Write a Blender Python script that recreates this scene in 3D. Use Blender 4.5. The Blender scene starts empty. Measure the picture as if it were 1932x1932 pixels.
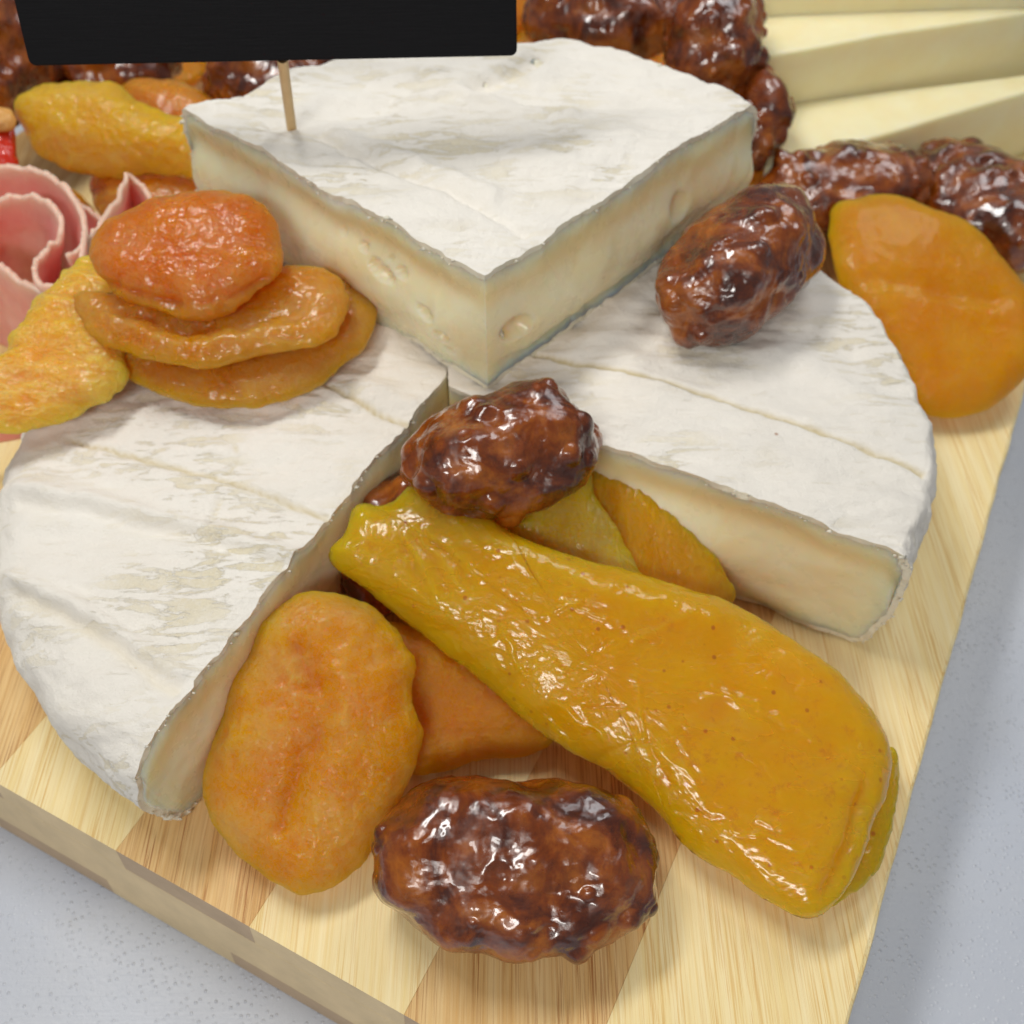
import bpy, bmesh, math, random
import numpy as np
from mathutils import Vector

# ------------------------------------------------------------------ camera, world, lights
# one blender unit stands for about 0.55 cm on the real board
S = bpy.context.scene
C = S.collection
S.unit_settings.scale_length = 0.0055
PITCH = math.radians(52.0)
CAMZ = 20.0
cam_d = bpy.data.cameras.new("camera")
cam = bpy.data.objects.new("camera", cam_d)
C.objects.link(cam)
cam.location = (0, 0, CAMZ)
cam.rotation_euler = (math.radians(90) - PITCH, 0, 0)
cam_d.sensor_width = 36.0
cam_d.lens = 36.0
cam_d.clip_start = 0.1
cam_d.clip_end = 2000.0
cam_d.dof.use_dof = True
cam_d.dof.focus_distance = 17.6
cam_d.dof.aperture_fstop = 0.21
S.camera = cam

world = bpy.data.worlds.new("World")
S.world = world
world.use_nodes = True
bgn = world.node_tree.nodes["Background"]
bgn.inputs[0].default_value = (0.98, 0.985, 1.0, 1)
bgn.inputs[1].default_value = 0.21


def area(name, loc, target, sx, sy, power, col):
    d = bpy.data.lights.new(name, 'AREA')
    d.shape = 'RECTANGLE'
    d.size = sx
    d.size_y = sy
    d.energy = power
    d.color = col
    o = bpy.data.objects.new(name, d)
    C.objects.link(o)
    o.location = loc
    o.rotation_euler = (Vector(target) - Vector(loc)).to_track_quat('-Z', 'Y').to_euler()
    return o


# fluorescent ceiling panels of the kitchen, plus an added front fill
area("panel_light", (-17, 30, 52), (0, 14, 0), 24, 8, 16000, (1.0, 0.985, 0.95))
area("panel_light", (-12, -32, 44), (0, 14, 2), 22, 9, 15500, (1.0, 0.97, 0.92))  # front fill, added to brighten the cut faces towards the camera
area("panel_light", (24, 46, 52), (0, 16, 0), 18, 30, 9000, (0.96, 0.98, 1.0))
S.view_settings.view_transform = 'Standard'
S.view_settings.look = 'None'
S.view_settings.exposure = -0.08
S.view_settings.gamma = 1.0
S.render.engine = 'CYCLES'
S.cycles.max_bounces = 14
S.cycles.transmission_bounces = 8
S.cycles.volume_bounces = 6

# ------------------------------------------------------------------ numeric helpers
CP, SP = math.cos(PITCH), math.sin(PITCH)


def P(x, y, z=0.0):
    """world point at height z seen at photo position (x, y), photo 1932 wide"""
    dx = (x - 966.0) / 1932.0
    dy = (966.0 - y) / 1932.0
    r = (dx, CP + dy * SP, -SP + dy * CP)
    t = (z - CAMZ) / r[2]
    return np.array((r[0] * t, r[1] * t, z))


_rs = np.random.RandomState(7)
_perm = _rs.permutation(512).astype(np.int64)
_perm = np.concatenate([_perm, _perm, _perm])
_grad = _rs.normal(size=(512, 3))
_grad /= np.linalg.norm(_grad, axis=1)[:, None]


def perlin(p, seed=0):
    p = p + seed * 17.31
    i = np.floor(p).astype(np.int64)
    f = p - i
    u = f * f * f * (f * (f * 6 - 15) + 10)
    i &= 511
    out = 0.0
    for dx in (0, 1):
        wx = u[:, 0] if dx else 1 - u[:, 0]
        for dy in (0, 1):
            wy = u[:, 1] if dy else 1 - u[:, 1]
            for dz in (0, 1):
                wz = u[:, 2] if dz else 1 - u[:, 2]
                h = _perm[_perm[_perm[(i[:, 0] + dx) & 511] + ((i[:, 1] + dy) & 511)] + ((i[:, 2] + dz) & 511)]
                g = _grad[h]
                d = g[:, 0] * (f[:, 0] - dx) + g[:, 1] * (f[:, 1] - dy) + g[:, 2] * (f[:, 2] - dz)
                out = out + wx * wy * wz * d
    return out * 1.6


def fbm(p, scale, octv=3, seed=0, rough=0.5):
    a, s, o = 1.0, scale, 0.0
    p = np.asarray(p)
    sc = np.asarray(scale, float)
    for k in range(octv):
        o = o + a * perlin(p * sc * (2.03 ** k), seed + k * 3)
        a *= rough
    return o


def ridged(p, scale, octv=3, seed=0, rough=0.5):
    a, o = 1.0, 0.0
    sc = np.asarray(scale, float)
    for k in range(octv):
        o = o + a * (1 - 2.2 * np.abs(perlin(p * sc * (2.03 ** k), seed + k * 5)))
        a *= rough
    return o


def polydist(p, line):
    """distance from points p (N,3) to a polyline (M,3)"""
    line = np.asarray(line, float)
    best = np.full(len(p), 1e9)
    for a, b in zip(line[:-1], line[1:]):
        ab = b - a
        t = np.clip(((p - a) @ ab) / (ab @ ab), 0, 1)
        d = np.linalg.norm(p - (a + t[:, None] * ab), axis=1)
        best = np.minimum(best, d)
    return best


def catmull(pts, n, closed=True):
    pts = np.asarray(pts, float)
    m = len(pts)
    segs = m if closed else m - 1
    t = np.linspace(0, segs, n, endpoint=not closed)
    i = np.minimum(t.astype(int), segs - 1)
    f = (t - i)[:, None]
    if closed:
        p0, p1, p2, p3 = pts[(i - 1) % m], pts[i % m], pts[(i + 1) % m], pts[(i + 2) % m]
    else:
        p0, p1, p2, p3 = pts[np.maximum(i - 1, 0)], pts[i], pts[i + 1], pts[np.minimum(i + 2, m - 1)]
    return 0.5 * ((2 * p1) + (-p0 + p2) * f + (2 * p0 - 5 * p1 + 4 * p2 - p3) * f ** 2 + (-p0 + 3 * p1 - 3 * p2 + p3) * f ** 3)


def resample(pts, n):
    """even arc length spacing on a closed loop"""
    d = np.linalg.norm(np.roll(pts, -1, 0) - pts, axis=1)
    s = np.concatenate([[0], np.cumsum(d)])
    q = np.vstack([pts, pts[:1]])
    t = np.linspace(0, s[-1], n, endpoint=False)
    return np.stack([np.interp(t, s, q[:, k]) for k in range(3)], 1)


def vnormals(v, quads):
    a, b, c, d = (v[quads[:, k]] for k in range(4))
    fn = np.cross(c - a, d - b)
    n = np.zeros_like(v)
    for k in range(4):
        for ax in range(3):
            n[:, ax] += np.bincount(quads[:, k], weights=fn[:, ax], minlength=len(v))
    l = np.linalg.norm(n, axis=1)
    return n / np.maximum(l, 1e-12)[:, None]


def gridquads(nu, nv, wrap_v=False, base=0):
    i = np.arange(nu - 1)[:, None]
    j = np.arange(nv if wrap_v else nv - 1)[None, :]
    j2 = (j + 1) % nv
    a = i * nv + j
    b = (i + 1) * nv + j
    c = (i + 1) * nv + j2
    d = i * nv + j2
    return np.stack([a, b, c, d], -1).reshape(-1, 4) + base


def make(name, v, faces, mat, parent=None, base=None, smooth=True, attrs=None, matidx=None):
    """v in world coordinates; base = world position of the thing (origin)"""
    v = np.asarray(v, float)
    if base is None:
        base = np.array((v[:, 0].mean(), v[:, 1].mean(), v[:, 2].min()))
    me = bpy.data.meshes.new(name)
    faces = np.asarray(faces) if not isinstance(faces, list) else faces
    loc = v - base
    if isinstance(faces, np.ndarray):
        k = faces.shape[1]
        me.vertices.add(len(loc))
        me.vertices.foreach_set("co", loc.ravel())
        me.loops.add(faces.size)
        me.loops.foreach_set("vertex_index", faces.ravel().astype(np.int32))
        me.polygons.add(len(faces))
        me.polygons.foreach_set("loop_start", np.arange(0, faces.size, k, dtype=np.int32))
    else:
        me.from_pydata([tuple(p) for p in loc], [], faces)
    me.update(calc_edges=True)
    me.validate()
    me.polygons.foreach_set("use_smooth", [smooth] * len(me.polygons))
    mats = mat if isinstance(mat, (list, tuple)) else [mat]
    for m in mats:
        me.materials.append(m)
    if attrs:
        for an, av in attrs.items():
            at = me.attributes.new(an, 'FLOAT', 'POINT')
            at.data.foreach_set("value", np.asarray(av, np.float32))
    o = bpy.data.objects.new(name, me)
    C.objects.link(o)
    o.location = base if parent is None else (0, 0, 0)
    if parent is not None:
        o.parent = parent
        o.location = Vector(base) - Vector(parent.location)
    return o


def tag(o, label, cat, group=None, kind=None):
    if label:
        o['label'] = label
    if cat:
        o['category'] = cat
    if group:
        o['group'] = group
    if kind:
        o['kind'] = kind
    return o


def empty(name, loc, label, cat, group=None):
    o = bpy.data.objects.new(name, None)
    o.empty_display_size = 0.5
    C.objects.link(o)
    o.location = Vector(loc)
    return tag(o, label, cat, group)


def weld(o, d=1e-4):
    bm = bmesh.new()
    bm.from_mesh(o.data)
    if d > 0:
        bmesh.ops.remove_doubles(bm, verts=bm.verts, dist=d)
    bmesh.ops.recalc_face_normals(bm, faces=bm.faces)
    bm.to_mesh(o.data)
    bm.free()


# ------------------------------------------------------------------ material helpers
def srgb(r, g, b):
    f = lambda c: (c / 255 / 12.92) if c / 255 <= 0.04045 else ((c / 255 + 0.055) / 1.055) ** 2.4
    return (f(r), f(g), f(b), 1.0)


class NT:
    def __init__(self, name):
        self.m = bpy.data.materials.new(name)
        self.m.use_nodes = True
        self.t = self.m.node_tree
        self.b = self.t.nodes["Principled BSDF"]
        self.tc = self.t.nodes.new("ShaderNodeTexCoord").outputs["Object"]

    def n(self, kind, **kw):
        nd = self.t.nodes.new(kind)
        for k, v in kw.items():
            setattr(nd, k, v)
        return nd

    def link(self, a, b):
        self.t.links.new(a, b)

    def mapping(self, scale=(1, 1, 1), rot=(0, 0, 0), src=None, loc=(0, 0, 0)):
        m = self.n("ShaderNodeMapping")
        m.inputs["Scale"].default_value = scale
        m.inputs["Rotation"].default_value = rot
        m.inputs["Location"].default_value = loc
        self.link(src or self.tc, m.inputs[0])
        return m.outputs[0]

    def noise(self, scale, detail=4, rough=0.55, vec=None, dist=0.0, ntype=None):
        nd = self.n("ShaderNodeTexNoise")
        if ntype:
            nd.noise_type = ntype
        nd.inputs["Scale"].default_value = scale
        nd.inputs["Detail"].default_value = detail
        nd.inputs["Roughness"].default_value = rough
        nd.inputs["Distortion"].default_value = dist
        self.link(vec or self.tc, nd.inputs["Vector"])
        return nd.outputs["Fac"]

    def voronoi(self, scale, vec=None, feature='F1', rand=1.0, out="Distance"):
        nd = self.n("ShaderNodeTexVoronoi")
        nd.feature = feature
        nd.inputs["Scale"].default_value = scale
        nd.inputs["Randomness"].default_value = rand
        self.link(vec or self.tc, nd.inputs["Vector"])
        return nd.outputs[out]

    def ramp(self, fac, stops, interp='LINEAR'):
        r = self.n("ShaderNodeValToRGB")
        cr = r.color_ramp
        cr.interpolation = interp
        while len(cr.elements) < len(stops):
            cr.elements.new(0.5)
        for e, (p, c) in zip(cr.elements, stops):
            e.position = p
            if not isinstance(c, tuple):
                c = (c, c, c, 1)
            e.color = c
        self.link(fac, r.inputs[0])
        return r.outputs[0]

    def mix(self, fac, a, b, mode='MIX'):
        m = self.n("ShaderNodeMix", data_type='RGBA', blend_type=mode)
        for sock, val in ((m.inputs[0], fac), (m.inputs[6], a), (m.inputs[7], b)):
            if isinstance(val, (int, float)):
                sock.default_value = val
            elif isinstance(val, tuple):
                sock.default_value = val
            else:
                self.link(val, sock)
        return m.outputs[2]

    def math(self, op, a, b=0.0, clamp=False):
        m = self.n("ShaderNodeMath", operation=op, use_clamp=clamp)
        for sock, val in ((m.inputs[0], a), (m.inputs[1], b)):
            if isinstance(val, (int, float)):
                sock.default_value = val
            else:
                self.link(val, sock)
        return m.outputs[0]

    def attr(self, name):
        a = self.n("ShaderNodeAttribute")
        a.attribute_name = name
        return a.outputs["Fac"]

    def bump(self, height, strength=0.5, dist=0.1, prev=None):
        b = self.n("ShaderNodeBump")
        b.inputs["Strength"].default_value = strength
        b.inputs["Distance"].default_value = dist
        self.link(height, b.inputs["Height"])
        if prev is not None:
            self.link(prev, b.inputs["Normal"])
        return b.outputs[0]

    def setc(self, name, v):
        s = self.b.inputs[name]
        if isinstance(v, (int, float, tuple)):
            s.default_value = v
        else:
            self.link(v, s)

    def sss(self, w, rad, scale):
        self.b.inputs["Subsurface Weight"].default_value = w
        self.b.inputs["Subsurface Radius"].default_value = rad
        self.b.inputs["Subsurface Scale"].default_value = scale


# ------------------------------------------------------------------ materials
def mat_rind(name, streak_rot=0.1, warm=0.0):
    k = NT(name)
    white = srgb(250, 245, 235)
    cream = srgb(222, 205, 148)
    v = k.mapping(scale=(0.42, 1.7, 1.2), rot=(0, 0, streak_rot))
    s1 = k.noise(1.9, 7, 0.66, v, 0.5)
    patches = k.ramp(s1, [(0.52, 0.0), (0.555, 1.0)])
    area_ = k.ramp(k.noise(0.35, 2), [(0.42, 0.0), (0.62, 1.0)])
    patches = k.math('MULTIPLY', patches, area_)
    v2 = k.mapping(scale=(0.8, 5.0, 3.0), rot=(0, 0, streak_rot - 0.25))
    s2 = k.ramp(k.noise(1.8, 5, 0.7, v2, 0.6), [(0.60, 0.0), (0.70, 0.45)])
    fac = k.math('MAXIMUM', patches, s2)
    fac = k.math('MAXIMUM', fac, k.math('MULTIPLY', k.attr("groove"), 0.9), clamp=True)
    fuzz = k.ramp(k.noise(9.0, 5, 0.7), [(0.3, 0.4), (0.55, 1.0)])
    fac = k.math('MULTIPLY', fac, fuzz)
    col = k.mix(k.math('MULTIPLY', fac, 0.5), white, cream)
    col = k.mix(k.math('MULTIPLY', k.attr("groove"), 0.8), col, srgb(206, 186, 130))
    big = k.ramp(k.noise(0.5, 3), [(0.35, 0.0), (0.7, 0.25)])
    col = k.mix(big, col, srgb(236, 228, 214))
    col = k.mix(k.attr("edge"), col, srgb(252, 246, 222))
    dots = k.ramp(k.voronoi(0.55), [(0.0, 1.0), (0.022, 1.0), (0.03, 0.0)])
    col = k.mix(k.math('MULTIPLY', dots, 0.7), col, srgb(170, 110, 70))
    k.setc("Base Color", col)
    k.setc("Roughness", k.math('SUBTRACT', 0.85, k.math('MULTIPLY', k.attr("edge"), 0.5)))
    k.setc("Specular IOR Level", 0.3)
    h = k.math('ADD', k.math('MULTIPLY', k.noise(7, 8, 0.75), 1.0), k.math('MULTIPLY', fac, -0.35))
    b1 = k.bump(h, 0.75, 0.08)
    b2 = k.bump(k.noise(26, 4, 0.7), 0.5, 0.025, b1)
    k.setc("Normal", b2)
    return k.m


def mat_paste(name, c1, c2):
    k = NT(name)
    n = k.noise(0.45, 3, 0.5, k.mapping(scale=(1, 1, 1.6)))
    col = k.mix(k.ramp(n, [(0.35, 0.0), (0.65, 1.0)]), c1, c2)
    col = k.mix(k.attr("ripe"), col, srgb(242, 216, 160))
    k.setc("Base Color", col)
    k.setc("Roughness", k.ramp(k.noise(1.5, 3), [(0.3, 0.2), (0.7, 0.38)]))
    k.setc("Specular IOR Level", 0.5)
    k.sss(0.9, (1.0, 0.62, 0.3), 1.1)
    k.setc("Normal", k.bump(k.noise(3.0, 5, 0.6), 0.25, 0.06))
    return k.m


def mat_fruit(name, deep, mid, frost, frost_amt=0.5, rough=0.42, sss=1.0, sscale=1.5, speck=0.0, bumpy=1.0,
              rad=(1.0, 0.55, 0.06), coat=0.0, wr=(1, 1, 1), wrot=(0, 0, 0), fscale=1.0, trans=0.45, ab=(0.03, 0.35, 2.5), vd=0.45, tg=0.7):
    k = NT(name)
    n1 = k.noise(0.7, 4, 0.55, dist=0.4)
    col = k.mix(k.ramp(n1, [(0.35, 0.0), (0.65, 1.0)]), deep, mid)
    vv = k.mapping(scale=wr, rot=wrot)
    # pale dry bloom on the raised skin, broken by fine wrinkles
    fine = k.noise(8.5 * fscale, 7, 0.74, vv, 0.9)
    big = k.noise(0.9, 3, 0.5, vv)
    f = k.math('ADD', fine, k.math('MULTIPLY', k.math('SUBTRACT', big, 0.5), 0.75))
    f = k.ramp(f, [(0.44, 0.0), (0.72, 1.0)])
    col = k.mix(k.math('MULTIPLY', f, frost_amt), col, frost)
    vein_n = k.noise(2.3 * fscale, 4, 0.6, vv, 1.2)
    vein = k.ramp(k.math('ABSOLUTE', k.math('SUBTRACT', vein_n, 0.5)), [(0.0, 1.0), (0.022, 0.0)])
    vein = k.math('MULTIPLY', vein, k.ramp(k.noise(1.3, 3), [(0.42, 0.0), (0.6, 1.0)]))
    col = k.mix(k.math('MULTIPLY', vein, frost_amt * 0.9), col, frost)
    cells = k.voronoi(15.0 * fscale, vv)
    sp = k.ramp(cells, [(0.0, 1.0), (0.22, 0.0)])
    col = k.mix(k.math('MULTIPLY', sp, 0.6 * frost_amt), col, frost)
    spk = k.ramp(k.noise(24, 3, 0.6), [(0.54, 0.0), (0.64, 1.0)])
    col = k.mix(k.math('MULTIPLY', spk, 0.55 * frost_amt), col, frost)
    if speck > 0:
        d = k.ramp(k.voronoi(2.3), [(0.0, 1.0), (0.08, 0.9), (0.13, 0.0)])
        d2 = k.ramp(k.noise(3.2, 6, 0.8), [(0.54, 0.0), (0.64, 1.0)])
        gate = k.ramp(k.noise(0.4, 1), [(0.46, 0.0), (0.6, 1.0)])
        col = k.mix(k.math('MULTIPLY', d, speck), col, srgb(168, 84, 14))
        col = k.mix(k.math('MULTIPLY', k.math('MULTIPLY', d2, gate), speck * 0.6), col, srgb(200, 105, 20))
    rimf = k.math('MULTIPLY', k.ramp(k.attr("rim"), [(0.25, 0.0), (0.8, 1.0)]), 0.65)  # glow of light through thin edges, painted into the colour as yellow
    thin_glow = (min(1, mid[0] * 1.08), min(mid[0] * 0.48, mid[1] * 1.3), mid[2], 1)
    col = k.mix(rimf, col, thin_glow)
    gm = k.n("ShaderNodeGamma")
    k.link(col, gm.inputs[0])
    gm.inputs[1].default_value = tg
    tint = gm.outputs[0]
    k.setc("Base Color", tint)
    k.setc("Roughness", k.ramp(big, [(0.35, rough - 0.08), (0.7, rough + 0.1)]))
    k.setc("Specular IOR Level", 0.14)
    k.setc("Transmission Weight", trans)
    k.setc("IOR", 1.33)
    k.setc("Coat Weight", coat)
    k.setc("Coat Roughness", 0.13)
    k.sss(sss, rad, sscale)
    b = k.bump(k.noise(2.6 * fscale, 6, 0.62, vv, 0.8), 0.5 * bumpy, 0.14)
    b = k.bump(k.noise(11 * fscale, 5, 0.7, vv, 0.4), 0.30 * bumpy, 0.03, b)
    b = k.bump(vein, 0.5 * bumpy, 0.04, b)
    k.setc("Normal", b)
    # jelly-like flesh: light scatters inside, blue and green are lost with depth
    vs = k.n("ShaderNodeVolumeScatter")
    vs.inputs["Color"].default_value = (1, 1, 1, 1)
    vs.inputs["Density"].default_value = vd
    vs.inputs["Anisotropy"].default_value = 0.21
    va = k.n("ShaderNodeVolumeAbsorption")
    va.inputs["Density"].default_value = 4.0
    va.inputs["Color"].default_value = (1 - ab[0] / 4, 1 - ab[1] / 4, 1 - ab[2] / 4, 1)
    ad = k.n("ShaderNodeAddShader")
    k.link(vs.outputs[0], ad.inputs[0])
    k.link(va.outputs[0], ad.inputs[1])
    k.link(ad.outputs[0], [q for q in k.t.nodes if q.type == 'OUTPUT_MATERIAL'][0].inputs["Volume"])
    return k.m


def mat_nut(name, tint=0.0):
    k = NT(name)
    n1 = k.noise(0.95, 5, 0.6, dist=0.7)
    col = k.ramp(n1, [(0.28, srgb(44, 16, 8)), (0.41, srgb(80, 30, 6)), (0.52, srgb(124, 56, 6)), (0.65, srgb(162, 90, 20)),
                      (0.78, srgb(118, 50, 10))])
    n2 = k.noise(3.0, 6, 0.7)
    col = k.mix(k.ramp(n2, [(0.50, 0.0), (0.70, 0.4)]), col, srgb(62, 24, 22))
    crumbs = k.ramp(k.noise(7, 6, 0.8), [(0.66, 0.0), (0.72, 0.8)])
    gate = k.ramp(k.noise(0.8, 2), [(0.5, 0.0), (0.62, 1.0)])
    crumbs = k.math('MULTIPLY', crumbs, gate)
    col = k.mix(crumbs, col, srgb(188, 142, 84))
    k.setc("Base Color", col)
    k.setc("Roughness", k.mix(crumbs, k.ramp(k.noise(1.6, 4), [(0.4, 0.13), (0.66, 0.42)]), (0.7, 0.7, 0.7, 1)))
    k.setc("Specular IOR Level", 0.55)
    k.setc("Coat Weight", k.ramp(k.noise(1.1, 3), [(0.42, 1.0), (0.6, 0.35)]))
    k.setc("Coat Roughness", 0.08)
    k.sss(0.35, (1.0, 0.4, 0.1), 0.3)
    b = k.bump(k.noise(1.5, 2, 0.5, dist=0.3), 0.45, 0.22)
    b = k.bump(k.noise(12, 5, 0.75), 0.22, 0.03, b)
    k.setc("Normal", b)
    return k.m


def mat_bamboo(name, c_light, c_dark, c_line, amount, rot):
    k = NT(name)
    # object space x runs across the strips, y along the grain
    v = k.mapping(scale=(1.0, 0.02, 1.0), rot=(0, 0, rot))
    n = k.noise(6.5, 5, 0.75, v)
    v2 = k.mapping(scale=(1.0, 0.012, 1.0), rot=(0, 0, rot))
    n2 = k.noise(22, 3, 0.85, v2)
    col = k.mix(k.ramp(n, [(0.36, 0.0), (0.62, 1.0)]), c_light, c_dark)
    lines = k.ramp(n2, [(0.50, 0.0), (0.58, 1.0)])
    longv = k.ramp(k.noise(0.9, 2, 0.5, k.mapping(scale=(2.6, 0.25, 1), rot=(0, 0, rot))), [(0.36, 0.15), (0.62, 1.0)])
    col = k.mix(k.math('MULTIPLY', k.math('MULTIPLY', lines, longv), amount), col, c_line)
    tone = k.noise(0.30, 2)
    col = k.mix(k.ramp(tone, [(0.3, 0.0), (0.7, 0.25)]), col, c_dark)
    k.setc("Base Color", col)
    k.setc("Roughness", 0.52)
    k.setc("Specular IOR Level", 0.35)
    b = k.bump(k.math('ADD', n, n2), 0.28, 0.04)
    b = k.bump(k.noise(30, 2), 0.1, 0.01, b)
    k.setc("Normal", b)
    return k.m


def mat_plain(name, col, rough=0.5, bump=0.2, bscale=6, sss=0.0, srad=(1, .8, .6), sscale=0.3, vary=0.08, vcol=None, coat=0.0, spec=.5):
    k = NT(name)
    c2 = vcol or tuple([c * (1 - vary * 3) for c in col[:3]] + [1.0])
    k.setc("Base Color", k.mix(k.ramp(k.noise(0.8, 5, 0.6), [(0.35, 0.0), (0.7, 1.0)]), col, c2))
    k.setc("Roughness", rough)
    k.setc("Coat Weight", coat)
    k.setc("Specular IOR Level", spec)
    if sss:
        k.sss(sss, srad, sscale)
    k.setc("Normal", k.bump(k.noise(bscale, 5, 0.6), bump, 0.05))
    return k.m


RIND = mat_rind("white_bloomy_rind")
RIND2 = mat_rind("white_bloomy_rind_warm", 0.0)
PASTE = mat_paste("soft_cheese_paste", srgb(253, 237, 200), srgb(249, 225, 176))
NUT = mat_nut("candied_nut")
AP_ORANGE = mat_fruit("apricot_orange", srgb(232, 120, 0), srgb(242, 148, 0), srgb(244, 186, 92), 0.45, rough=0.42, bumpy=0.8, coat=.08, ab=(0.0, 0.2, 2.0))
AP_RED = mat_fruit("apricot_red_orange", srgb(206, 82, 0), srgb(224, 112, 0), srgb(222, 150, 76), 0.4, rough=0.34, coat=.4, bumpy=0.6, ab=(0.0, 0.5, 3.0))
AP_BROWN = mat_fruit("apricot_brown_orange", srgb(212, 106, 0), srgb(228, 130, 0), srgb(226, 166, 80), 0.35, rough=0.3, coat=.4, bumpy=0.65, ab=(0.0, 0.36, 3.0))
AP_DARK = mat_fruit("apricot_deep_orange", srgb(206, 98, 0), srgb(220, 120, 0), srgb(214, 144, 50), 0.25, bumpy=0.7, ab=(0.0, 0.4, 3.0))
AP_AMBER = mat_fruit("apricot_amber", srgb(226, 126, 0), srgb(238, 148, 0), srgb(226, 160, 50), 0.2, rough=0.4, bumpy=0.7, coat=.15, ab=(0.0, 0.25, 2.5))
PEACH = mat_fruit("peach_fibrous", srgb(244, 132, 8), srgb(246, 156, 26), srgb(248, 192, 98), 0.45, rough=0.3, coat=.4, wr=(0.6, 1.8, 1), wrot=(0, 0, 0.6), bumpy=0.8, trans=0.2, ab=(0, 0.2, 0.8))
PEAR = mat_fruit("pear_gold", srgb(246, 153, 0), srgb(250, 167, 2), srgb(244, 188, 76), 0.04, rough=0.24, sscale=2.0, speck=0.9, bumpy=0.36, coat=0.6,
                 rad=(1.0, 0.6, 0.05), wr=(0.7, 1.5, 1), wrot=(0, 0, -0.6), fscale=0.5, ab=(0.0, 0.12, 2.0))
YEL = mat_fruit("apricot_yellow", srgb(230, 158, 0), srgb(238, 176, 2), srgb(236, 194, 104), 0.4, wr=(0.6, 2.0, 1), wrot=(0, 0, 1.0), bumpy=0.8, coat=.2, ab=(0.0, 0.15, 2.0))
HARD = mat_plain("semi_hard_cheese", srgb(252, 247, 220), 0.45, 0.12, 3, sss=.6, srad=(1, .8, .4), sscale=.5, vcol=srgb(250, 243, 208))
HARD_SIDE = mat_plain("semi_hard_cheese_side", srgb(248, 238, 196), 0.45, 0.12, 3, sss=.6, srad=(1, .8, .4), sscale=.5, vcol=srgb(243, 229, 178))

FLAKE = mat_plain("rind_flake", srgb(238, 230, 206), 0.5, 0.5, 8, sss=.4)

# ------------------------------------------------------------------ builders


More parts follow.
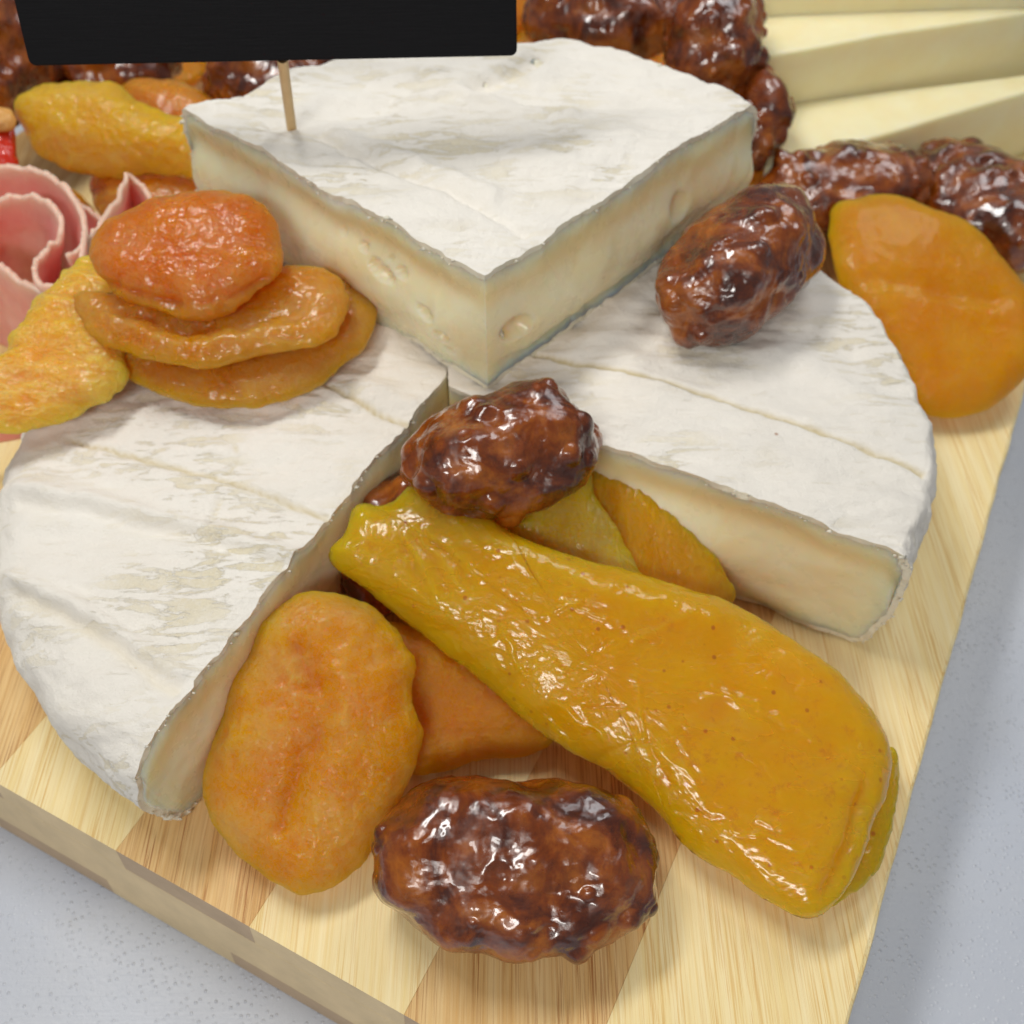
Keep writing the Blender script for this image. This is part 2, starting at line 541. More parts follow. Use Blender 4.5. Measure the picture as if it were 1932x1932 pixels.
def pillow(name, outline, centre, mat, thick=0.6, under=None, rim=0.25, nr=90, na=300, wr=0.1, wf=0.8, fine=0.02,
           creases=(), p=3.0, q=2.0, seed=0, parent=None, base=None, aniso=None, warp=0.05, custom=None, edgew=0.85, pucker=0.07, strokes=(), label=None, cat=None, group=None):
    """a dried fruit: closed lens of skin stretched over a 3-D outline"""
    O = np.array([P(*t) for t in outline])
    O = resample(catmull(O, 400), na)
    cw = P(*centre)
    O = O + warp * np.stack([fbm(O, 0.9, 3, seed + 40 + k) for k in range(3)], 1)
    tt = np.linspace(0, 1, nr)
    rho = np.sin(tt * math.pi / 2) ** 0.85
    under = thick if under is None else under
    rings_top = cw + (O - cw)[None] * rho[:, None, None]
    # smooth interior: cubic height surface through the outline and the centre
    def basis(x, y):
        x = (x - cw[0]) / 3.0
        y = (y - cw[1]) / 3.0
        return np.stack([np.ones_like(x), x, y, x * x, x * y, y * y, 0.6 * x ** 3, 0.6 * x * x * y, 0.6 * x * y * y, 0.6 * y ** 3], -1)
    A_ = np.concatenate([basis(O[:, 0], O[:, 1]), basis(np.full(40, cw[0]), np.full(40, cw[1])), np.eye(10) * 0.6])
    z_ = np.concatenate([O[:, 2] - cw[2], np.zeros(40), np.zeros(10)])
    co_, *_r = np.linalg.lstsq(A_, z_, rcond=None)
    zp = basis(rings_top[..., 0], rings_top[..., 1]) @ co_ + cw[2]
    res = (O[:, 2] - zp[-1])[None] * (rho ** 5)[:, None]
    rings_top[..., 2] = zp + res
    # plane normal of the outline
    nrm = np.linalg.svd(O - O.mean(0))[2][2]
    if nrm[2] < 0:
        nrm = -nrm
    flat = rings_top.reshape(-1, 3)
    Os = O[::max(1, na // 150)]
    dist = polydist(flat, np.vstack([Os, Os[:1]])).reshape(nr, na)
    dist = np.maximum(dist - dist[-1][None] * (rho ** 6)[:, None], 0)
    wE = (thick + under) * edgew
    t_ = np.clip(dist / wE, 0, 1)
    prof = np.sqrt(np.maximum(1 - (1 - t_) ** 2, 0))
    prof[-1] = 0
    prof = prof * (0.8 + 0.2 * (1 - rho[:, None] ** 2) + rim * 0.5 * np.exp(-((t_ - 1.0) / 0.5) ** 2) * rho[:, None] ** 2)
    top = rings_top + nrm * (prof * thick)[..., None]
    bot = rings_top - nrm * (prof * under)[..., None]
    v = np.concatenate([top.reshape(-1, 3), bot[::-1].reshape(-1, 3)])
    quads = gridquads(2 * nr, na, wrap_v=True)
    N = vnormals(v, quads)
    if ((v - v.mean(0)) * N).sum() < 0:
        N = -N
        quads = quads[:, ::-1]
    rr = np.concatenate([np.repeat(rho, na), np.repeat(rho[::-1], na)])
    sgn = np.concatenate([np.ones(nr * na), -np.ones(nr * na)])
    wc = np.clip(1 - rr / 0.12, 0, 1)[:, None]
    N = N * (1 - wc) + (nrm * sgn[:, None]) * wc
    N /= np.linalg.norm(N, axis=1)[:, None]
    q_ = v if aniso is None else v @ np.asarray(aniso)
    d = wr * 1.1 * fbm(q_, wf * 0.8, 2, seed) + wr * 0.35 * ridged(q_, wf * 1.4, 2, seed + 3) + fine * 0.7 * ridged(q_, wf * 5, 3, seed + 9)
    for line, w, dep in creases:
        L = np.array([P(*t) for t in line])
        jit = v + 0.10 * np.stack([fbm(v, 1.6, 2, seed + 70 + k) for k in range(3)], 1)
        dist = polydist(jit, L)
        d = d + dep * np.exp(-(dist / w) ** 2)
    if custom is not None:
        d = d + custom(v)
    phi = np.tile(np.linspace(0, 2 * math.pi, na, endpoint=False), 2 * nr)
    pk = fbm(np.stack([np.cos(phi) * 3.2, np.sin(phi) * 3.2, rr * 0.9], 1), 1.0, 3, seed + 60)
    d = d + pucker * pk * rr ** 3 * np.clip((1 - rr) * 8, 0.3, 1)
    jit2 = v + 0.07 * np.stack([fbm(v, 2.2, 2, seed + 90)] * 3, 1) if len(strokes) else v
    for (pa, pb, w_, dp_) in strokes:
        A2, B2 = P(*pa), P(*pb)
        near = np.linalg.norm(v - (A2 + B2) / 2, axis=1) < 2.0
        dd_ = polydist(jit2[near] * (1, 1, 0), np.array([A2, B2]) * (1, 1, 0))
        d[near] += dp_ * np.exp(-(dd_ / w_) ** 2) * (sgn[near] > 0)
    v = v + N * d[:, None]
    rima = np.tile(np.concatenate([1 - prof, (1 - prof)[::-1]]).reshape(-1), 1)
    g3 = v.reshape(2 * nr, na, 3)
    v = np.median(np.stack([np.roll(g3, k_, 1) for k_ in (-2, -1, 0, 1, 2)]), 0).reshape(-1, 3)
    o = make(name, v, quads, mat, parent=parent, base=base, attrs={'rim': np.clip(rima, 0, 1)})
    if label:
        tag(o, label, cat, group)
    return o


def nut(name, a, b, hw, hh, mat, seed=0, bumps=16, taper=0.3, nu=150, nv=200, lump=0.16, label=None, group=None, bend=0.0, knob=0.22, crush=1.0):
    """candied nut between two photo points (x, y, z) with half width hw and half height hh"""
    A, B = P(*a), P(*b)
    ax = B - A
    Lh = np.linalg.norm(ax) / 2
    ax = ax / (2 * Lh)
    side = np.cross((0, 0, 1.0), ax)
    side /= np.linalg.norm(side)
    up = np.cross(ax, side)
    ctr = (A + B) / 2
    th = np.linspace(0, math.pi, nu)
    ph = np.linspace(0, 2 * math.pi, nv, endpoint=False)
    T, F = np.meshgrid(th, ph, indexing='ij')
    x = -np.cos(T)
    r = np.sin(T) ** 0.72 * (1 - taper * x * 0.5)
    vx = x * Lh
    vy = r * np.cos(F) * hw
    vz = r * np.sin(F) * hh + bend * x * x
    loc = np.stack([vx, vy + bend * 1.6 * x * x, vz], -1).reshape(-1, 3)
    v = ctr + loc[:, :1] * ax + loc[:, 1:2] * side + loc[:, 2:] * up
    quads = gridquads(nu, nv, wrap_v=True)
    N = vnormals(v, quads)
    if ((v - ctr) * N).sum() < 0:
        N = -N
        quads = quads[:, ::-1]
    tf_ = T.reshape(-1)
    wp = np.clip(1 - np.minimum(tf_, math.pi - tf_) / 0.12, 0, 1)[:, None]
    N = N * (1 - wp) + (np.sign(x.reshape(-1))[:, None] * ax) * wp
    N /= np.maximum(np.linalg.norm(N, axis=1), 1e-9)[:, None]
    d = lump * fbm(v, 0.75, 2, seed) + lump * 0.22 * ridged(v, 0.6, 1, seed + 5)
    d = d + 0.018 * fbm(v, 3.2, 3, seed + 8)
    # lobes running along the nut
    d = d + lump * 0.5 * np.sin(F.reshape(-1) * 3 + seed + 1.5 * x.reshape(-1)) * np.sin(T.reshape(-1))
    rs = np.random.RandomState(seed + 100)
    idx = rs.randint(0, len(v), int(bumps * 1.35))
    d = d + 0.008 * ridged(v, 2.6, 2, seed + 12)
    for i in idx:
        rad = rs.uniform(0.07, 0.36)
        dist = np.linalg.norm(v - v[i], axis=1) / rad
        d = d + knob * rad * 1.7 * np.clip(1 - dist ** 2, 0, 1) ** 1.1 * rs.choice([1, 1, 1, -0.7])
    v = v + N * d[:, None]
    o = make(name, v, quads, mat)
    if label:
        tag(o, label, "nut", group)
    return o


def rim_profile(ns, R, h, rt, rb, sag):
    """points (r, z) of the cheese section from the top centre over the rim to the bottom centre"""
    pts = []
    hz = h * 0.42
    n1, n2, n3, n4 = int(ns * .42), int(ns * .16), int(ns * .16), ns
    for i in range(n1):
        t = i / n1
        r = t * (1 - rt / R)
        pts.append((r, 1.0 - sag / h * t ** 3))
    zt = 1.0 - sag / h
    for i in range(n2):
        a = i / n2 * math.pi / 2
        pts.append((1 - rt / R + rt / R * math.sin(a) ** 0.9, 0.42 + (zt - 0.42) * math.cos(a) ** 0.75))
    for i in range(n3):
        a = i / n3 * math.pi / 2
        pts.append((1 - rb / R + rb / R * math.cos(a) ** 0.8, 0.42 * (1 - math.sin(a) ** 0.95)))
    rest = n4 - len(pts)
    for i in range(rest):
        t = 1 - i / (rest - 1)
        pts.append((t * (1 - rb / R), 0.0))
    return np.array(pts)


def wedge(name, apex, a0, a1, Rpts, z0, h, label, mat_r, rt=0.8, rb=0.7, sag=0.15, seed=0, grooves=(), bulge0=None, bulge1=None,
          nl=280, ns=240, jag=0.10, tr=0.16, hf=None, cutmod=None, group=None, wave=0.1):
    """a cut piece of a soft cheese wheel. parts: rind (shell), paste (filling)"""
    root = empty(name, (apex[0], apex[1], z0), label, "cheese", group)
    base = np.array((apex[0], apex[1], z0), float)
    ang = np.array([q[0] for q in Rpts], float)
    rad = np.array([q[1] for q in Rpts], float)
    lam = np.linspace(0, 1, nl)
    lam = 0.5 - 0.5 * np.cos(lam * math.pi) * (0.6 + 0.4 * np.abs(np.cos(lam * math.pi)))   # denser at both cuts
    th = np.radians(a0 + (a1 - a0) * lam)
    R = np.interp(np.degrees(th), ang, rad)
    Rm = rad.mean()
    prof = rim_profile(ns, Rm, h, rt, rb, sag)
    prof = prof[np.r_[True, np.linalg.norm(np.diff(prof, axis=0) * (Rm, h), axis=1) > 1e-6]]
    ns = len(prof)

    def shell(inset, dispf):
        pr = prof.copy()
        rr = np.maximum(pr[:, 0] * Rm - inset * (pr[:, 0] > 0.6) * np.clip((pr[:, 0] - 0.6) / 0.2, 0, 1), 0) / Rm
        zz = pr[:, 1] * h
        if inset:
            zz = inset + zz * (h - 2 * inset) / h
        v = np.zeros((nl, ns, 3))
        v[..., 0] = base[0] + (R * np.cos(th))[:, None] * rr[None]
        v[..., 1] = base[1] + (R * np.sin(th))[:, None] * rr[None]
        v[..., 2] = z0 + zz[None]
        return v

    # jagged, torn cut edges: a sideways shift that fades away from the cut
    sidx = np.arange(ns)
    e0 = np.array([math.sin(math.radians(a0)), -math.cos(math.radians(a0)), 0])
    e1 = np.array([-math.sin(math.radians(a1)), math.cos(math.radians(a1)), 0])

    def edges(v, amp):
        for lamw, row, e, sd in ((lam, 0, e0, seed + 1), (1 - lam, -1, e1, seed + 2)):
            line = v[row].copy()
            rd = np.linalg.norm((line - base)[:, :2], axis=1)
            j = amp * (0.8 * fbm(line, 0.9, 3, sd, 0.6) + 0.5 * np.clip(fbm(line, 0.8, 1, sd + 9) + 0.3, 0, 1) * fbm(line, 4.1, 3, sd + 4, 0.7))
            j = j * np.clip(rd / 1.2, 0, 1)
            wgt = np.exp(-(lamw * np.radians(abs(a1 - a0)) * 6.0 / 0.35) ** 2)
            v += wgt[:, None, None] * j[None, :, None] * e
        return v

    outer = shell(0.0, None)
    outer = edges(outer, jag)
    ov = outer.reshape(-1, 3)
    oq = gridquads(nl, ns)
    N = vnormals(ov, oq)
    cen = base + np.array((0, 0, h / 2))
    if ((ov - cen) * N).sum() < 0:
        N = -N
    d = wave * fbm(ov, (0.22, 0.5, 0.3), 2, seed + 20) + 0.085 * fbm(ov, (0.6, 1.6, 1.2), 3, seed + 22) + 0.018 * fbm(ov, 5.0, 3, seed + 25)
    if hf is not None:
        d = d + hf(ov) * (N[:, 2] > 0.3)
    g = np.zeros(len(ov))
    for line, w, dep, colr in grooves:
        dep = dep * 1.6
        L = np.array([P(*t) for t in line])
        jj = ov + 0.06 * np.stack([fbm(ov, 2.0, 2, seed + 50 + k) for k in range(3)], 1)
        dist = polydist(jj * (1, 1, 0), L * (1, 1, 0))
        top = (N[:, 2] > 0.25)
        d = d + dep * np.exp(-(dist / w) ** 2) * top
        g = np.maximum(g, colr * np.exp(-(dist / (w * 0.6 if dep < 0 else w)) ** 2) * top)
    ov = ov + N * d[:, None]
    inner = edges(shell(tr, None), jag)
    iv = inner.reshape(-1, 3) + N * d[:, None]
    n = len(ov)
    quads = [oq, gridquads(nl, ns, base=n)[:, ::-1]]
    for row in (0, nl - 1):
        o1 = 2 * n + (0 if row == 0 else 2 * ns) + np.arange(ns - 1)
        s = np.stack([o1, o1 + 1, o1 + 1 + ns, o1 + ns], -1)
        quads.append(s)
    o3, i3 = ov.reshape(nl, ns, 3), iv.reshape(nl, ns, 3)
    dup = np.concatenate([o3[0], i3[0], o3[-1], i3[-1]])
    allv = np.concatenate([ov, iv, dup])

    def face_to(q, ref):
        nn_ = np.cross(allv[q[:, 2]] - allv[q[:, 0]], allv[q[:, 3]] - allv[q[:, 1]])
        return q if (nn_ * ref).sum() > 0 else q[:, ::-1]

    quads[0] = face_to(quads[0], ov[quads[0][:, 0]] - cen)
    quads[1] = face_to(quads[1], -(iv[quads[1][:, 0] - n] - cen))
    quads[2] = face_to(quads[2], e0)
    quads[3] = face_to(quads[3], e1)
    edge = np.zeros(2 * n + 4 * ns)
    edge[n:] = 1.0
    edge[:n].reshape(nl, ns)[[0, -1]] = 0.75
    edge[:n].reshape(nl, ns)[[1, -2]] = 0.21
    ro = make("rind", np.concatenate([ov, iv, dup]), np.concatenate(quads), mat_r, parent=root, base=base,
              attrs={"groove": np.concatenate([g, g * 0, np.zeros(4 * ns)]), "edge": edge})
    # ---- torn crumbs of rind along both cuts
    rs_ = np.random.RandomState(seed)
    ico = np.array([(0, 0, 1), (.9, 0, .4), (.28, .85, .4), (-.72, .53, .4), (-.72, -.53, .4), (.28, -.85, .4), (0, 0, -1)])
    icf = [(0, 1, 2), (0, 2, 3), (0, 3, 4), (0, 4, 5), (0, 5, 1), (6, 2, 1), (6, 3, 2), (6, 4, 3), (6, 5, 4), (6, 1, 5)]
    cv, cf = [], []
    og = ov.reshape(nl, ns, 3)
    for row, e in ((0, e0), (nl - 1, e1)):
        for _ in range(80):
            i_ = rs_.randint(4, ns - 4)
            b_ = og[row, i_] + (base + np.array((0, 0, h / 2)) - og[row, i_]) * (0.0, 0.0, 1.0) * rs_.uniform(0, 0.10) + e * rs_.uniform(-0.01, 0.05)
            sc_ = rs_.uniform(0.012, 0.045) * (1 + 1.5 * (rs_.rand() > 0.93))
            R_ = np.linalg.qr(rs_.normal(size=(3, 3)))[0]
            pts_ = (ico * rs_.uniform(0.5, 1.5, (7, 3))) @ R_ * sc_ * (1.6, 0.8, 0.8)
            cf += [tuple(np.array(f_) + len(cv) * 7) for f_ in icf]
            cv.append(b_ + pts_)
    tag(make("rind_crumbs", np.concatenate(cv), cf, FLAKE, parent=root, base=base), None, None, kind="stuff")
    # ---- paste
    psf = shell(tr * 0.9, None)
    psh = edges(psf.copy(), jag) + (N * d[:, None]).reshape(nl, ns, 3)
    psf = psf + (N * d[:, None]).reshape(nl, ns, 3)
    sq = prof
    pv = psh.reshape(-1, 3)
    q0 = gridquads(nl, ns)
    nn_ = np.cross(pv[q0[:, 2]] - pv[q0[:, 0]], pv[q0[:, 3]] - pv[q0[:, 1]])
    if (nn_ * (pv[q0[:, 0]] - cen)).sum() < 0:
        q0 = q0[:, ::-1]
    Vs, Qs, Rp = [pv], [q0], [np.full(len(pv), 0.3)]
    off = len(pv)
    rt_ = sq[:, 0]
    split = int(np.argmax(rt_))
    nk = 46
    for row, e, bf, sd in ((0, e0, bulge0, 31), (nl - 1, e1, bulge1, 37)):
        topi = np.arange(0, split + 1)
        boti = np.arange(ns - 1, split - 1, -1)
        toppts = psh[row][topi]
        botpts = psh[row][boti]
        m = 200
        tq = np.linspace(0, 1, m)
        st = np.r_[0, np.cumsum(np.linalg.norm(np.diff(toppts, axis=0), axis=1))]
        sb = np.r_[0, np.cumsum(np.linalg.norm(np.diff(botpts, axis=0), axis=1))]
        tp = np.stack([np.interp(tq * st[-1], st, toppts[:, k]) for k in range(3)], 1)
        bp = np.stack([np.interp(tq * sb[-1], sb, botpts[:, k]) for k in range(3)], 1)
        kk = np.linspace(0, 1, nk)[None, :, None]
        fl = psf[row]
        tf, bf_ = fl[topi], fl[boti]
        tpf = np.stack([np.interp(tq * st[-1], st, tf[:, k]) for k in range(3)], 1)
        bpf = np.stack([np.interp(tq * sb[-1], sb, bf_[:, k]) for k in range(3)], 1)
        w2 = np.clip(np.minimum(kk, 1 - kk) * 9, 0, 1)
        w2 = w2 * w2 * (3 - 2 * w2)
        G = (tp[:, None] * (1 - kk) + bp[:, None] * kk) * (1 - w2) + (tpf[:, None] * (1 - kk) + bpf[:, None] * kk) * w2
        gf = G.reshape(-1, 3)
        K = np.tile(np.linspace(0, 1, nk), m)
        Rr = np.repeat(tq, nk)
        w = np.clip(4 * K * (1 - K), 0, 1) ** 0.5 * np.clip((1 - Rr) * 9, 0, 1) ** 0.6 * np.clip(Rr * 9, 0, 1)
        dd = 0.10 * w + 0.05 * w * fbm(gf, 0.9, 3, seed + sd)
        if bf is not None:
            dd = dd + w * bf(gf, Rr, K)
        gf = gf + dd[:, None] * e
        qd = gridquads(m, nk, base=off)
        q0 = qd - off
        nn_ = np.cross(gf[q0[:, 2]] - gf[q0[:, 0]], gf[q0[:, 3]] - gf[q0[:, 1]])
        if (nn_ * e).sum() < 0:
            qd = qd[:, ::-1]
        Vs.append(gf)
        Qs.append(qd)
        Rp.append(np.exp(-((K - 0.15) / 0.09) ** 2) * 0.9)
        off += len(gf)
    po = make("paste", np.concatenate(Vs), np.concatenate(Qs), PASTE, parent=root, base=base, attrs={"ripe": np.concatenate(Rp)})
    return root


def rounded_box(name, corners, z0, z1, mat, bevel=0.08, parent=None, base=None, seg=3, sub=0, noise=0.0, seed=0):
    """prism over a polygon of world xy corners"""
    bm = bmesh.new()
    lo = [bm.verts.new((c[0], c[1], z0)) for c in corners]
    hi = [bm.verts.new((c[0], c[1], z1 if len(c) < 3 else c[2])) for c in corners]
    n = len(corners)
    bm.faces.new(lo[::-1])
    bm.faces.new(hi)
    for i in range(n):
        bm.faces.new((lo[i], lo[(i + 1) % n], hi[(i + 1) % n], hi[i]))
    bmesh.ops.recalc_face_normals(bm, faces=bm.faces)
    if bevel:
        bmesh.ops.bevel(bm, geom=list(bm.edges), offset=bevel, segments=seg, affect='EDGES', profile=0.5)
    if sub:
        bmesh.ops.triangulate(bm, faces=[f for f in bm.faces if len(f.verts) > 4])
        bmesh.ops.subdivide_edges(bm, edges=[e for e in bm.edges if e.calc_length() > 0.6], cuts=sub, use_grid_fill=True)
    vs = np.array([v.co[:] for v in bm.verts])
    bm.verts.index_update()
    fs = [[v.index for v in f.verts] for f in bm.faces]
    bm.free()
    if noise:
        vs = vs + noise * np.stack([fbm(vs, 0.6, 3, seed + k) for k in range(3)], 1)
    o = make(name, vs, fs, mat, parent=parent, base=base, smooth=False)
    return o


def ribbon(name, top, bottom, mat, th=0.14, n=140, m=30, seed=0, parent=None, base=None, bow=0.0):
    """thin slice of meat standing between two 3-D lines"""
    T = catmull(np.array([P(*t) for t in top]), n, False)
    B = catmull(np.array([P(*t) for t in bottom]), n, False)
    k = np.linspace(0, 1, m)
    G = T[:, None] * (1 - k)[None, :, None] + B[:, None] * k[None, :, None]
    q = gridquads(n, m)
    v = G.reshape(-1, 3)
    N = vnormals(v, q)
    K = np.tile(k, n)
    v = v + N * (bow * np.sin(K * math.pi) + 0.07 * fbm(v, 0.8, 3, seed))[:, None]
    v[:, 2] += 0.10 * ridged(v, 1.8, 3, seed + 4) * np.exp(-K * 12)
    N = vnormals(v, q)
    a, b = v + N * th / 2, v - N * th / 2
    nn = len(v)
    qs = [q, q[:, ::-1] + nn]
    rows = [np.arange(n) * m, np.arange(n) * m + m - 1]
    for i, r in enumerate(rows):
        s = np.stack([r[:-1], r[1:], r[1:] + nn, r[:-1] + nn], -1)
        qs.append(s if i else s[:, ::-1])
    for i, r in enumerate((np.arange(m), (n - 1) * m + np.arange(m))):
        s = np.stack([r[:-1], r[1:], r[1:] + nn, r[:-1] + nn], -1)
        qs.append(s if not i else s[:, ::-1])
    fat = np.exp(-K * 16)
    return make(name, np.concatenate([a, b]), np.concatenate(qs), mat, parent=parent, base=base, attrs={"fat": np.concatenate([fat, fat])})


# ------------------------------------------------------------------ setting: work surface
U = np.array((0.4513, 0.8924))       # along the board's grain
V = np.array((0.8924, -0.4513))      # across the board, to the right
UA = math.atan2(V[1], V[0])


def BW(u, v, z=0.0):
    q = U * u + V * v
    return (q[0], q[1], z)


ZT = -3.0
k = NT("white_plastic_worktop")
vb = k.mapping(rot=(0, 0, -0.45))
cells = k.voronoi(7.5, vb, rand=0.5)
dot = k.ramp(cells, [(0.0, 1.0), (0.10, 0.75), (0.30, 0.0)])
col = k.mix(k.ramp(k.noise(0.12, 4, 0.6), [(0.35, 0.0), (0.65, 1.0)]), srgb(192, 198, 210), srgb(200, 204, 212))
col = k.mix(k.math('MULTIPLY', dot, 0.55), col, srgb(218, 223, 232))
stain = k.ramp(k.noise(0.25, 5, 0.7), [(0.60, 0.0), (0.75, 0.3)])
col = k.mix(stain, col, srgb(190, 188, 180))
dirt = k.ramp(k.voronoi(0.36), [(0.0, 1.0), (0.018, 1.0), (0.026, 0.0)])
col = k.mix(k.math('MULTIPLY', dirt, 0.75), col, srgb(120, 98, 60))
k.setc("Base Color", col)
k.setc("Roughness", 0.33)
k.sss(0.3, (1, 1, 1), 0.4)
gl = k.math('MULTIPLY', dot, k.ramp(k.noise(0.7, 4), [(0.35, 0.25), (0.65, 1.0)]))
b_ = k.bump(gl, 0.8, 0.04)
b_ = k.bump(k.noise(9, 5, 0.7), 0.22, 0.04, b_)
scr = k.noise(3.0, 3, 0.6, k.mapping(scale=(0.06, 3.0, 1), rot=(0, 0, 0.5)))
b_ = k.bump(scr, 0.12, 0.05, b_)
k.setc("Normal", b_)
WORK = k.m
n = 60
g = np.linspace(-1, 1, n)
X, Y = np.meshgrid(g * 160, g * 160 + 60, indexing='ij')
v = np.stack([X, Y, np.full_like(X, ZT)], -1).reshape(-1, 3)
table = make("worktop", v, gridquads(n, n)[:, ::-1], WORK, base=np.array((0, 60, ZT)))
tag(table, "pale blue grey plastic work surface with fine dimples under the wooden board", None, kind="structure")

# ------------------------------------------------------------------ bamboo board
LIGHT = mat_bamboo("bamboo_pale", srgb(248, 232, 184), srgb(240, 216, 152), srgb(216, 172, 98), 0.9, -UA)
BROWN = mat_bamboo("bamboo_toasted", srgb(236, 204, 146), srgb(218, 174, 108), srgb(158, 92, 38), 1.0, -UA)
END_L = mat_plain("bamboo_end_pale", srgb(230, 206, 162), 0.6, 0.35, 9, vary=.06)
END_D = mat_plain("bamboo_end_dark", srgb(198, 172, 140), 0.6, 0.35, 9, vary=.06)
board = empty("cutting_board", BW(3, -10, ZT), "pale and toasted striped bamboo board carrying the cheese and dried fruit", "cutting board")
bbase = np.array(BW(3, -10, ZT))
vs_ = [-29.95, -26.65, -23.35, -20.05, -16.76, -13.47, -10.2, -7.0, -3.62, -0.32, 3.56]
u0, u1 = 2.83, 62.0


def strip(nm, va, vb_, zt, zb, mat_top, mat_end, uoff=0.0, slant=0.0, gap=0.0015, nu=70):
    """one bamboo lath with slightly worn long edges"""
    uu = np.concatenate([np.linspace(u0 + uoff, u0 + uoff + 24, nu), [u1]])
    sec = [(va + gap, zb), (va + gap, zt - 0.006), (va + gap + 0.006, zt), (vb_ - gap - 0.006, zt), (vb_ - gap, zt - 0.006), (vb_ - gap, zb)]
    if abs(vb_ - 3.56) < 1e-6 and zt > -0.1:
        sec = [(va + gap, zb), (va + gap, zt - 0.006), (va + gap + 0.006, zt), (vb_ - 0.10, zt), (vb_ - 0.03, zt - 0.04), (vb_, zt - 0.14), (vb_, zb)]
    m = len(sec)
    vv = []
    for i, u_ in enumerate(uu):
        for (a, z) in sec:
            ue = u_
            if i == 0:
                ue = u_ + (0.04 if z > zt - 0.01 and zt > -0.1 else 0.0) - slant * (zt - z)
            vv.append(BW(ue, a, z))
    vv = np.array(vv)
    if abs(vb_ - 3.56) < 1e-6:
        edge = np.tile(np.array([0] * (m - 3) + [1] * 3) > 0, len(uu))
        vv += (edge * 0.03 * fbm(vv * (1, 1, 0.0), 1.1, 4, 5))[:, None] * np.array((V[0], V[1], 0))
    q = gridquads(len(uu), m, wrap_v=True)
    fs = [list(f) for f in q] + [list(range(m))[::-1], [len(vv) - m + i for i in range(m)]]
    o = make(nm, vv, fs, [mat_top, mat_end], parent=board, base=bbase, smooth=False)
    nf = len(q)
    o.data.polygons[nf].material_index = 1
    weld(o, 1e-5)
    for p_ in o.data.polygons:
        c = p_.normal
        if abs(c[0] * U[0] + c[1] * U[1]) > 0.7:
            p_.material_index = 1
    return o


for i in range(len(vs_) - 1):
    dark = (len(vs_) - 2 - i) % 2 == 1
    strip("bamboo_strip", vs_[i], vs_[i + 1], 0.0, -0.85, BROWN if dark else LIGHT, END_D if dark else END_L, slant=0.05)
core = strip("core_layer", vs_[0], vs_[-1] - 0.05, -0.85, -2.3, LIGHT, END_L, uoff=-0.045, slant=0.12, gap=0.0)
off_ = 2.35
for i in range(len(vs_) - 1):
    dark = i % 2 == 0
    a = vs_[i] + (off_ if i else 0)
    b = min(vs_[i + 1] + off_, 3.5)
    strip("lower_strip", a, b, -2.3, ZT + 0.01, BROWN if dark else LIGHT, END_D if dark else END_L, uoff=-0.22, slant=0.1)

# ------------------------------------------------------------------ the three soft cheese pieces


def pits(lst, along, origin):
    """holes in a cut face: lst of (distance from apex, height fraction, radius, depth)"""
    def f(gf, Rr, K):
        s = (gf - origin) @ along
        z = gf[:, 2]
        o = 0
        for (sd, zz, rx, rz, dep) in lst:
            q = ((s - sd) / rx) ** 2 + ((z - zz) / rz) ** 2
            o = o - dep * np.clip(1 - q, 0, 1) ** 0.7
        return o
    return f


def dirv(a):
    return np.array((math.cos(math.radians(a)), math.sin(math.radians(a)), 0))


# right piece, lower level
z37 = 3.5
AR = np.array((-1.42, 16.42, 0))
gr = [
    ([(1000, 672, z37), (1165, 710, z37), (1284, 738, z37), (1443, 786, z37), (1600, 838, z37), (1745, 897, z37)], 0.085, -0.07, 1.0),
    ([(1060, 640, z37), (1300, 655, z37), (1500, 690, z37), (1680, 770, z37)], 0.30, 0.05, 0.0),
    ([(1150, 800, z37), (1400, 850, z37), (1700, 960, z37)], 0.35, 0.04, 0.0),
    ([(1250, 560, z37), (1450, 620, z37), (1600, 660, z37)], 0.5, -0.10, 0.0),
]


def bulge_right(gf, Rr, K):
    s = (gf - AR) @ dirv(-26.8)
    soft = np.exp(-((s - 5.2) / 2.2) ** 2) * np.exp(-((K - 0.45 - (s - 5) * 0.05) / 0.24) ** 2)
    return 0.6 * soft - 0.05 - 0.12 * np.exp(-((K - .16) / .1) ** 2)


wr_ = wedge("brie_wedge", AR, -26.8, 93, [(-40, 10.5), (-27, 10.6), (-10, 10.95), (10, 10.9), (25, 10.5), (60, 9.9), (100, 9.5)], 0.02, 3.6,
            "right hand brie piece with its cut side facing the long yellow fruit", RIND, rt=0.5, rb=0.5, sag=0.06, seed=3, grooves=gr,
            bulge0=bulge_right, jag=0.10, wave=0.16, tr=0.14)

# left piece, lower level
AL = np.array((-1.5, 16.85, 0))
gl_ = [
    ([(120, 815, z37), (246, 850, z37), (357, 881, z37), (456, 909, z37), (575, 957, z37), (660, 1000, z37)], 0.085, -0.06, 0.8),
    ([(24, 901, z37), (198, 937, z37), (357, 980, z37), (555, 1044, z37)], 0.16, 0.10, 0.0),
    ([(24, 925, z37), (198, 962, z37), (357, 1005, z37), (540, 1066, z37)], 0.14, -0.07, 0.0),
    ([(560, 705, z37), (680, 755, z37), (780, 800, z37)], 0.085, -0.07, 0.9),
    ([(600, 690, z37), (720, 735, z37), (800, 770, z37)], 0.2, 0.05, 0.0),
    ([(0, 1060, z37), (159, 1139, z37), (337, 1258, z37)], 0.14, 0.09, 0.0),
    ([(0, 1090, z37), (150, 1165, z37), (320, 1290, z37)], 0.16, -0.08, 0.2),
    ([(440, 835, z37), (445, 865, z37), (425, 885, z37)], 0.05, -0.05, 0.4),
    ([(410, 935, z37), (405, 960, z37), (395, 985, z37)], 0.05, -0.05, 0.4),
]
